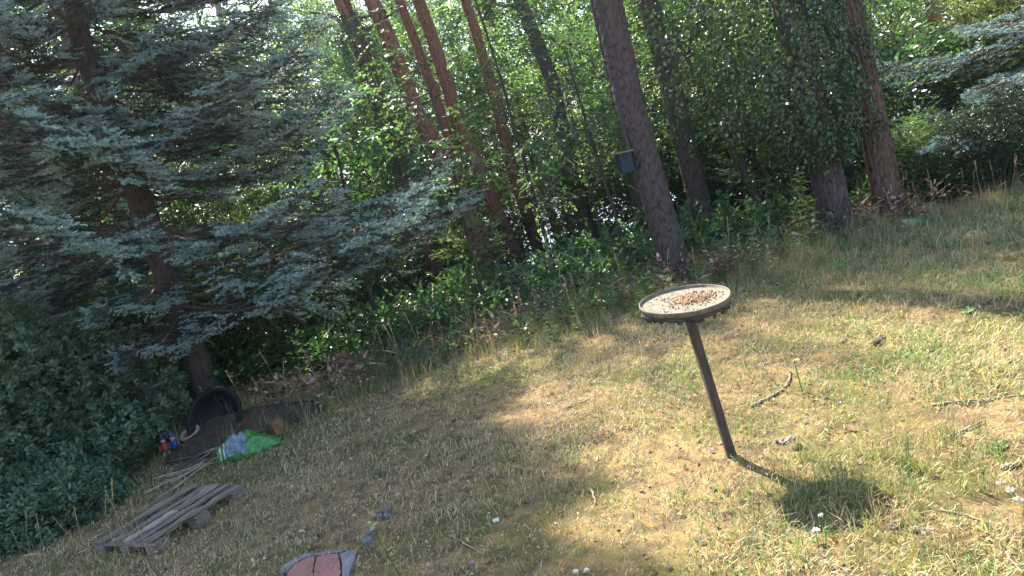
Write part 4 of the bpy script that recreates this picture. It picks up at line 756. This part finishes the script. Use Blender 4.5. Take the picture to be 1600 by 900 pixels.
# ================================================================== GRASS
def blades(P, h, w, lean, az, mats_idx, mb, bend=.5):
    """curved blades: three faces each"""
    N = len(P); d = np.stack([np.cos(az), np.sin(az), 0*az], -1); s = np.stack([-np.sin(az+.6), np.cos(az+.6), 0*az], -1); up = np.array([0, 0, 1.0])
    m1 = P+up*(h*.55)[:, None]*np.cos(lean*.6)[:, None]+d*(h*.55*np.sin(lean*.6))[:, None]; tip = m1+up*(h*.5*np.cos(lean*1.7))[:, None]+d*(h*.5*np.sin(lean*1.7))[:, None]
    V = np.stack([P-s*(w*.5)[:, None], P+s*(w*.5)[:, None], m1+s*(w*.42)[:, None], m1-s*(w*.42)[:, None], tip], 1)
    for mi in np.unique(mats_idx):
        k = mats_idx == mi; n = k.sum(); b = np.arange(n)[:, None]*5; mb.add(V[k].reshape(-1, 3), [b+np.array([[0, 1, 2, 3]]), b+np.array([[3, 2, 4]])], int(mi))
def in_view(x, y, pad=.12):
    d = np.stack([x, y, 0*x-CAM[2]], -1); k = d@c_f; u = (d@c_r)/np.maximum(k, .05)*FPX; v = (d@c_u)/np.maximum(k, .05)*FPX
    return (k > .3) & (np.abs(u) < 800*(1+pad)) & (np.abs(v) < 450*(1+pad)+60)
def lawn():
    rng = np.random.default_rng(51); mb = MB(); GM = [M['grass_green'], M['grass_olive'], M['grass_straw']]
    N = 1000000; x = rng.uniform(-6.5, 7.5, N); y = rng.uniform(1.3, 9.2, N); vis = in_view(x, y); dens = np.where(vis, np.interp(y, [1.5, 4, 6, 9], [1, .8, .62, .5]), .12)
    clump = fbm(x, y, 3.2, 21); big_ = fbm(x, y, .9, 33); dens = dens*np.clip(.18+1.9*(clump-.30), .07, 1.15)*np.clip(.35+1.6*(big_-.25), .25, 1.1)
    bare = np.exp(-((x+.05)/.75)**2-((y-5.0)/.9)**2); dens *= 1-.62*bare; dens *= 1-.4*np.clip((.1-x)/.8, 0, 1)*np.clip((6.2-y), 0, 1)
    k = rng.random(N) < dens*.80; x = x[k]; y = y[k]; N = len(x); clump = clump[k]
    g = fbm(x, y, 1.3, 44)+.25*(vn(x, y, 9, 8)-.5)+.05*np.clip(x, -1, 3)-.22*np.exp(-((x+1.6)/1.7)**2)-.10*np.exp(-((x-.2)/.9)**2-((y-5)/1.2)**2); r = rng.random(N); mi = np.where(r < np.clip((g-.42)*2.1, .04, .62), 0, np.where(r < np.clip((g-.25)*2.2, .16, .80), 1, 2))
    tall = np.clip((y-edge_y(x)+.6)/.8, 0, 1)*np.where(x > 4.2, .2, 1); h = rng.uniform(.024, .072, N)*(.55+1.1*clump)*(1+.55*(vn(x, y, 2.2, 60)-.3))*(1+.9*tall)+.03*(rng.random(N) < .05); h *= 1+.35*np.clip(x-2.2, 0, 1.5); h *= 1-.35*np.clip((.2-x)/.8, 0, 1)
    P = np.stack([x, y, gz(x, y)-.003], -1); blades(P, h, rng.uniform(.0022, .0050, N)*(1+.10*np.clip(y-3, 0, 5)), np.abs(rng.normal(.95, .45, N)), rng.uniform(0, 6.28, N), mi, mb)
    # dead thatch lying flat
    n = 110000; x = rng.uniform(-6, 7, n); y = rng.uniform(1.4, 9, n); k = in_view(x, y) & (rng.random(n) < .35+.65*fbm(x, y, 2.2, 71)); x = x[k]; y = y[k]; n = len(x)
    blades(np.stack([x, y, gz(x, y)+rng.uniform(.003, .016, n)], -1), rng.uniform(.025, .07, n), rng.uniform(.0015, .003, n), rng.uniform(1.3, 1.6, n)/1.15, rng.uniform(0, 6.28, n), np.full(n, 2), mb)
    tag(mb.obj('lawn_grass', GM, smooth=False), 'short patchy green and straw coloured grass of the lawn', 'grass', kind='stuff')
    # longer grass: tufts on the lawn and a ragged strip along its edge
    mb = MB(); n = 2200; x = rng.uniform(-6, 7, n); y = np.where(rng.random(n) < .70, edge_y(x)+np.where(x > 4.2, rng.normal(-.3, .2, n), rng.normal(.15, .5, n)), rng.uniform(1.6, 7.2, n)); k = rng.random(n) < np.where(y > edge_y(x)-.8, 1, .45); x = x[k]; y = y[k]
    xr = np.concatenate([rng.uniform(2.2, 5.6, 420), rng.normal(1.1, .26, 110), rng.uniform(1.1, 1.9, 70)]); yr = np.concatenate([rng.uniform(4.6, 7.4, 420), rng.normal(2.85, .22, 110), rng.uniform(2.2, 3.2, 70)]); x = np.concatenate([x, xr]); y = np.concatenate([y, yr]); n = len(x); size = np.where(y > edge_y(x)-.5, rng.uniform(.12, .26, n)*np.where((rng.random(n) < .25) & (x < 4), 1.7, 1), np.where(x < .2, .6, 1)*rng.uniform(.08, .17, n)); col = np.where((x > 2.4) & (rng.random(n) < .6), 2, rng.choice(3, n, p=[.28, .34, .38])); rep = 13
    X = np.repeat(x, rep)+rng.normal(0, .02, n*rep); Y = np.repeat(y, rep)+rng.normal(0, .02, n*rep); S = np.repeat(size, rep)*rng.uniform(.5, 1.15, n*rep)
    blades(np.stack([X, Y, gz(X, Y)-.004], -1), S, rng.uniform(.002, .004, n*rep), np.abs(rng.normal(.55, .3, n*rep)), rng.uniform(0, 6.28, n*rep), np.repeat(col, rep), mb)
    tag(mb.obj('tall_grass', GM, smooth=False), 'longer tufts of green and dry grass along the lawn edge', 'grass', kind='stuff')
    # fallen leaves and chips
    mb = MB(); n = 17000; x = rng.uniform(-5.5, 6.5, n); y = rng.uniform(1.6, 9.2, n); k = rng.random(n) < np.clip(.25+1.1*(fbm(x, y, 1.4, 91)-.35)+.7*np.clip((y-edge_y(x)+.2)/.6, 0, 1)+.25*np.exp(-((x+1.3)/1.2)**2), .08, 1); x = x[k]; y = y[k]; n = len(x)
    scatter(mb, leaf(1, .55, .18, 6), basis(np.stack([rng.normal(0, 1, n), rng.normal(0, 1, n), rng.normal(0, .25, n)], -1), roll=rng.normal(0, .5, n)), np.stack([x, y, gz(x, y)+rng.uniform(.006, .02, n)], -1), rng.uniform(.008, .032, n)*np.where(rng.random(n) < .08, 1.7, 1))
    tag(mb.obj('leaf_litter', M['leaf_brown'], smooth=False), 'dry fallen leaves and chips scattered over the lawn', 'leaf litter', kind='stuff')
    # clover and other tiny broad leaves in the turf
    mb = MB(); n = 26000; x = rng.uniform(-5, 6, n); y = rng.uniform(1.5, 8, n); k = in_view(x, y) & (rng.random(n) < np.clip(2.6*(fbm(x, y, 1.7, 123)-.40), .03, 1)); x = x[k]; y = y[k]; n = len(x); three = [(np.concatenate([leaf(1, .75, .12)[0]@rotz(q*2.09).T for q in range(3)]), [np.concatenate([leaf()[1][0]+4*q for q in range(3)])])]
    for mi in range(2):
        s_ = (hsh(np.arange(n), 2, 5) > .45) == (mi == 0); m = s_.sum(); scatter(mb, three[0], basis(np.stack([rng.normal(0, 1, m), rng.normal(0, 1, m), rng.normal(0, .15, m)], -1), roll=rng.normal(0, .3, m)), np.stack([x[s_], y[s_], gz(x[s_], y[s_])+rng.uniform(.008, .03, m)], -1), rng.uniform(.006, .016, m), mi)
    tag(mb.obj('clover', [M['leaf_weed'], M['leaf_mid']], smooth=False), 'tiny clover leaves scattered through the turf', 'clover', kind='stuff')
    # low weeds with broad leaves in the ragged strip
    mb = MB(); n = 1900; x = rng.uniform(-5.5, 6.5, n); y = edge_y(x)+np.abs(rng.normal(.25, .6, n)); pr = [spray(rng, .22, 7, .06, .036, True, .1) for _ in range(4)]; w = rng.integers(0, 4, n); c = fbm(x, y, 1.6, 15)
    for q in range(4):
        for mi in range(2):
            s = (w == q) & ((c > .5) == (mi == 0)) & (c > .33); m = s.sum(); scatter(mb, pr[q], basis(np.stack([rng.normal(0, .6, m), rng.normal(0, .6, m), rng.uniform(.3, 1, m)], -1)), np.stack([x[s], y[s], gz(x[s], y[s])+rng.uniform(0, .16, m)], -1), rng.uniform(.6, 1.3, m), mi)
    tag(mb.obj('low_weeds', [M['leaf_mid'], M['leaf_brown']], smooth=False), 'low leafy weeds in the ragged strip under the trees', 'weeds', kind='stuff')
    # brambly undergrowth on the slope under the wood
    mb = MB(); n = 18000; x = rng.uniform(-11, 11, n); y = np.where(np.arange(n) < 6000, rng.uniform(8.2, 12, n), rng.uniform(8.2, 24, n)); c = fbm(x, y, .5, 17); ok = y > edge_y(np.clip(x, -9, 9))+.9; gx, gy, gg = at(965, 320, 10.), at(805, 400, 10.), .022; ok &= ~((np.abs(x/y-gx[0]/10) < gg) & (y > 10)) & ~((np.abs(x/y-gy[0]/10) < gg*.7) & (y > 10)); pr = [spray(rng, .4, 9, .1, .06, False, .2) for _ in range(4)]; w = rng.integers(0, 4, n)
    for q in range(4):
        for mi in range(2):
            s = ok & (w == q) & ((hsh(np.arange(n), 1, 3) > .5) == (mi == 0)) & (c > .30); m = s.sum(); scatter(mb, pr[q], basis(np.stack([rng.normal(0, .8, m), rng.normal(0, .8, m), rng.uniform(0, .9, m)], -1)), np.stack([x[s], y[s], gz(x[s], y[s])+rng.uniform(0, 1, m)*np.interp(y[s], [8, 10, 13.5, 18, 24], [.22, .28, .5, 1.5, 2.2])*(.4+c[s])], -1), rng.uniform(.7, 1.3, m), mi)
    tag(mb.obj('undergrowth', [M['leaf_dark'], M['leaf_mid']], smooth=False), 'leafy undergrowth on the slope below the trees', 'undergrowth', kind='stuff')
lawn()

# ================================================================== SINGLE PLANTS
def plants():
    rng = np.random.default_rng(61)
    # seed heads of dry grass: prototypes copied
    protos = []
    for q in range(5):
        st = MB(); hd = MB(); H = 1.0; Q = limb((0, 0, 0), (rng.normal(0, .12), rng.normal(0, .12), 1), H, rng, 9, -.02, .05); Q[-3:, 0] += np.array([.01, .03, .06])*(1 if q % 2 else -1); st.add(*tube(Q, np.linspace(.0042, .0022, 9), 5, False))
        k = 60; t = rng.uniform(.78, 1.0, k); P = np.stack([np.interp(t, np.linspace(0, 1, 9), Q[:, c]) for c in range(3)], -1); d = unit(Q[-1]-Q[-3])+rng.normal(0, .35 if q % 2 else .18, (k, 3)); scatter(hd, leaf(1, .28, .1), basis(d), P, rng.uniform(.025, .05, k))
        k = 1; t = rng.uniform(.1, .45, k); P = np.stack([np.interp(t, np.linspace(0, 1, 9), Q[:, c]) for c in range(3)], -1); bl = MB(); scatter(bl, leaf(1, .03, .02, 6), basis(np.stack([rng.normal(0, 1, k), rng.normal(0, 1, k), np.full(k, .9)], -1)), P, rng.uniform(.25, .4, k))
        protos.append((st.mesh('stalk', M['grass_straw']), hd.mesh('seed_head', M['grass_straw'], False), bl.mesh('blade', M['grass_straw'], False)))
    def stalk(px, py, h, label, group, q=None, tilt=None):
        q = rng.integers(0, 5) if q is None else q; p = hit(px, py); t = thing('seed_stalk', label, 'grass stalk', p, rng.uniform(0, 6.28), group); tl = (rng.normal(0, .12), rng.normal(0, .12)) if tilt is None else tilt; t.rotation_euler = (*tl, t.rotation_euler[2]); t.scale = (h, h, h)
        for me, nm in zip(protos[q], ('stalk', 'seed_head', 'blade')): link(bpy.data.objects.new(nm, me), t)
    for px, py, h in [(140, 885, .36), (160, 880, .42), (185, 880, .40), (205, 872, .50), (222, 868, .46), (236, 874, .40), (60, 900, .40), (75, 898, .36), (105, 890, .30), (250, 872, .34), (262, 870, .26), (275, 892, .3), (128, 896, .3), (40, 905, .35)]:
        stalk(px, py, h, 'dry grass stalk with seed head between pallet and rounded bush', 'dry seed stalks by the pallet')
    for k, (px, py, h) in enumerate([(560, 895, .26), (648, 898, .24), (575, 905, .2), (1345, 500, .3), (1515, 475, .3)]):
        stalk(px, py, h, ['dry seed stalk left of the cream flowered plant', 'dry seed stalk between cream flowered plant and pink clover', 'short dry stalk at the foot of the cream flowered plant', 'lone dry stalk in the shaded grass right of the feeder', 'lone dry stalk above the green rosette'][k], 'lone dry stalks on the lawn', k % 5)
    for k in range(64):
        x = rng.uniform(-2.6, 5.4); y = float(edge_y(x))+rng.normal(.25, .35); p = G(x, y); t = thing('seed_stalk', 'dry seed stalk in the ragged strip under the trees', 'grass stalk', p, rng.uniform(0, 6.28), 'dry seed stalks along the lawn edge'); h = rng.uniform(.3, .65); t.scale = (h,)*3; t.rotation_euler[0] = rng.normal(0, .15)
        for me, nm in zip(protos[k % 5], ('stalk', 'seed_head', 'blade')): link(bpy.data.objects.new(nm, me), t)
    for px, py, h in [(1500, 330, .45), (1525, 325, .4), (1540, 322, .5), (1560, 318, .42), (1580, 318, .48), (1455, 335, .35), (1440, 345, .3)]:
        stalk(px, py, h, 'tall dry stalk in front of the dark yew', 'tall dry stalks before the yew')
    # leafy flowering stem
    def herb(px, py, H, nl, ll, lm, flowers, fm, label, name, cat, lean, fr=.012, fspread=.03, lw=.3, droop=.1, st=.004):
        p = hit(px, py); t = thing(name, label, cat, p, 0); Q = limb((0, 0, 0), (lean[0], lean[1], 1), H, rng, 10, 0, .03); MB().add(*tube(Q, np.linspace(st, st*.5, 10), 6, False)).obj('stem', M['grass_green'], t); lf = MB(); k = np.arange(nl); f = .08+.86*(k+.5)/nl; a = k*2.4
        P = np.stack([np.interp(f, np.linspace(0, 1, 10), Q[:, c]) for c in range(3)], -1); scatter(lf, leaf(1, lw, .12, 6), basis(np.stack([np.cos(a), np.sin(a), .5-droop*4*rng.random(nl)], -1)), P, ll*(1-.45*f)*rng.uniform(.8, 1.2, nl)); lf.obj('leaves', lm, t, smooth=False)
        for i in range(flowers):
            c = Q[-1]+rng.normal(0, fspread, 3)*[1, 1, .6]; fl = MB(); u = unit(rng.normal(0, 1, (46, 3))); u[:, 2] = np.abs(u[:, 2])*.8; scatter(fl, leaf(1, .5, .15), basis(u), np.broadcast_to(c, (46, 3))+u*fr*.25, fr*rng.uniform(.7, 1.1, 46))
            if fspread: fl.add(*tube([Q[-2], (Q[-2]+c)/2, c], [.0015]*3, 4, False), mi=1)
            fl.obj('flower', [fm, M['grass_green']], t, smooth=False)
        return t
    herb(628, 905, .27, 16, .055, M['leaf_yellow'], 7, M['petal_cream'], 'cream flowered plant with pale narrow leaves at the front of the lawn', 'flowering_weed', 'wildflower', (-.22, .1), .010, .014)
    for px, py, h, lab in [(676, 905, .07, 'pink clover head, topmost of three at the front'), (680, 912, .055, 'pink clover head, middle of three at the front'), (676, 922, .05, 'pink clover head, lowest of three at the front'), (744, 900, .06, 'lone pink clover head right of the three'), ]:
        herb(px, py, h, 4, .03, M['leaf_weed'], 1, M['petal_pink'], lab, 'clover_flower', 'wildflower', (0, 0), .011, 0, .7, 0, .002)
    for px, py, h, fr, lab in [(1279, 852, .055, .016, 'bigger white flower head in front of the feeder shadow'), (1288, 828, .06, .011, 'smaller white flower head just above the bigger white one'), (905, 912, .05, .012, 'white flower at the front, left of a pair'), (922, 910, .05, .012, 'white flower at the front, right of a pair'), (1294, 892, .03, .008, 'tiny white flower below the bigger white one')]:
        herb(px, py, h, 5, .03, M['leaf_weed'], 1, M['petal_white'], lab, 'white_flower', 'wildflower', (0, 0), fr, 0, .5, 0, .002)
    herb(1254, 612, .19, 14, .04, M['leaf_weed'], 2, M['petal_cream'], 'thin pale weed with yellowish top standing right of the feeder post', 'flowering_weed', 'wildflower', (-.05, 0), .010, .010)
    herb(1276, 386, .85, 48, .14, M['leaf_yellow'], 0, None, 'tall pale yellow green weed against the ivy covered trunk', 'tall_weed', 'plant', (-.06, 0), lw=.34, droop=.22, st=.007)
    herb(1262, 388, .55, 30, .12, M['leaf_weed'], 0, None, 'shorter yellow green weed beside the tall pale one', 'tall_weed', 'plant', (-.1, .05), lw=.34, droop=.22, st=.006)
    for k, (px, py, h) in enumerate([(905, 520, .3), (1008, 500, .28), (1100, 440, .4), (1150, 430, .4), (1185, 425, .42), (1060, 470, .3), (870, 540, .28)]):
        herb(px, py, h, 18, .09, M['leaf_weed'] if k % 2 else M['leaf_mid'], 0, None, ['leafy weed in the edge strip below the slim pine', 'leafy weed just left of the feeder tray', 'leafy weed at the right foot of the thickest pine', 'leafy weed between the thickest pine and the slanting stems', 'leafy weed in the strip left of the tall pale weed', 'leafy weed in front of the thickest pine', 'leafy weed farthest left in the edge strip'][k], 'leafy_weed', 'plant', (rng.normal(0, .2), 0), lw=.45, droop=.15)
    def rosette(px, py, n, l, lm, label, name='leaf_rosette', lw=.5, z=.6, ht=.0):
        p = hit(px, py); t = thing(name, label, 'plant', p); a = np.arange(n)*2.4; mb = MB(); scatter(mb, leaf(1, lw, .1, 6), basis(np.stack([np.cos(a), np.sin(a), z*rng.uniform(.4, 1.3, n)], -1)), np.zeros((n, 3))+[0, 0, ht], l*rng.uniform(.7, 1.1, n)); mb.obj('leaves', lm, t, smooth=False)
        MB().add(*tube([[0, 0, -.02], [0, 0, ht+.02]], [.006, .004], 6)).obj('stem', M['grass_green'], t)
    rosette(1427, 358, 7, .15, M['leaf_pale'], 'clump of big pale green leaves at the foot of the sunlit pine', lw=.85, z=.5, ht=.03); rosette(1285, 392, 9, .10, M['leaf_bright'], 'bright green seedling below the tall pale weed', lw=.55, z=.4, ht=.05); rosette(1321, 378, 9, .09, M['leaf_bright'], 'bright green seedling at the foot of the ivy covered trunk', lw=.55, z=.4, ht=.06)
    rosette(1284, 383, 7, .07, M['leaf_bright'], 'small bright seedling right above the larger seedling', lw=.55, z=.6, ht=.09); rosette(1512, 490, 10, .07, M['leaf_pale'], 'blue green leaf rosette in the grass at right', lw=.4, z=.7); rosette(1560, 700, 8, .06, M['leaf_bright'], 'small green rosette by the long pale twig', lw=.4); rosette(590, 745, 8, .06, M['leaf_mid'], 'small green rosette in the shaded lawn', lw=.35)
    # dry brown bracken-like weeds
    for k, (px, py, h) in enumerate([(947, 492, .26), (505, 640, .3), (1450, 352, .4), (720, 552, .28), (1215, 425, .26)]):
        herb(px, py, h, 22, .08, M['leaf_brown'], 0, None, ['dry rust brown weed in the edge strip left of the feeder tray', 'dry brown weed at the dark end of the lawn edge', 'dry reddish weed in front of the light green conifer', 'dry brown weed at the ivy wrapped trunk base', 'dry brown weed in the strip before the slanting stems'][k], 'dry_weed', 'plant', (rng.normal(0, .2), 0), lw=.4, droop=.2)
plants()
# slanting dead stem between the two right hand trunks, and slim stems in the wood
def stems():
    rng = np.random.default_rng(71)
    p = hit(1345, 352); o = MB().add(*tube(limb(p+np.array([-.3, 0, .05]), (1, .1, .32), .9, rng, 6), np.linspace(.02, .012, 6), 8)).obj('dead_branch', M['stick'], None); tag(o, 'pale dead branch leaning between ivy covered trunk and sunlit pine', 'branch')
    for (bx, by, tx, ty, r, Y, lab) in [(1200, 350, 1130, 215, .055, 9.7, 'slanting dark bare stem left of the tall pale weed'), (1213, 345, 1165, 180, .045, 10.2, 'second slanting dark stem beside the first'), (985, 425, 938, 270, .03, 10.0, 'slim dark stem in front of the lake glint left of the blue box'), (770, 520, 715, 310, .03, 9.2, 'slim brown stem left of the slim orange pine'), (960, 430, 925, 300, .022, 10.4, 'thinnest bare stem left of the blue box'), (870, 440, 800, 200, .03, 11, 'slim dark stem behind the slim orange pine'), (1150, 330, 1110, 200, .03, 11.5, 'slim dark stem right of the dark pine'), (600, 540, 560, 380, .035, 9.5, 'slim dark stem at the spruce tips')]:
        q = G(*at(bx, by, Y)[:2]); v = at(tx, ty, Y)-q; L = np.linalg.norm(v)*2.2; t = thing('young_tree', lab, 'tree', q, 0, 'bare slim stems in the wood'); Q = limb((0, 0, 0), v, L, rng, 12, .04, .04); mb = MB().add(*tube(Q, np.linspace(r, r*.35, 12), 8)); mb.obj('trunk', M['bark_dark'], t); cr = MB(); pts = []
        br = MB()
        for k in range(12):
            j = rng.integers(5, 11); S = limb(Q[j], rng.normal(0, 1, 3)*[1, 1, .3]+[0, 0, .3], rng.uniform(.4, .9), rng, 4); br.add(*tube(S, np.linspace(.01, .003, 4), 4, False)); pts += [S[2]]*6+[S[3]]*8
        br.obj('limb', M['bark_dark'], t); pts = np.array(pts)+rng.normal(0, .12, (len(pts), 3)); scatter(cr, spray(rng), basis(rng.normal(0, 1, (len(pts), 3))*[1, 1, .4]), pts, rng.uniform(.8, 1.2, len(pts))); cr.obj('crown', M['leaf_mid'], t, smooth=False)
stems()


# ================================================================== VEIL OF GLARE (ADDED AIR VOLUME)
def glare_veil():  # scattering volume added to imitate lens glare, strongest towards the sun
    m, nt, out = newmat('glare_veil_air'); v = nt.nodes.new('ShaderNodeVolumePrincipled'); v.inputs['Color'].default_value = (.8, .9, 1, 1); v.inputs['Density'].default_value = .0019; v.inputs['Anisotropy'].default_value = .88
    nt.links.new(v.outputs[0], out.inputs['Volume'])
    V, F = box((0, 150, 8), (860, 400, 42)); o = MB().add(V, F).obj('glare_veil', m, None, smooth=False); tag(o, 'thin air volume added to imitate the veil of lens glare', 'glare_veil', kind='stuff')
glare_veil()
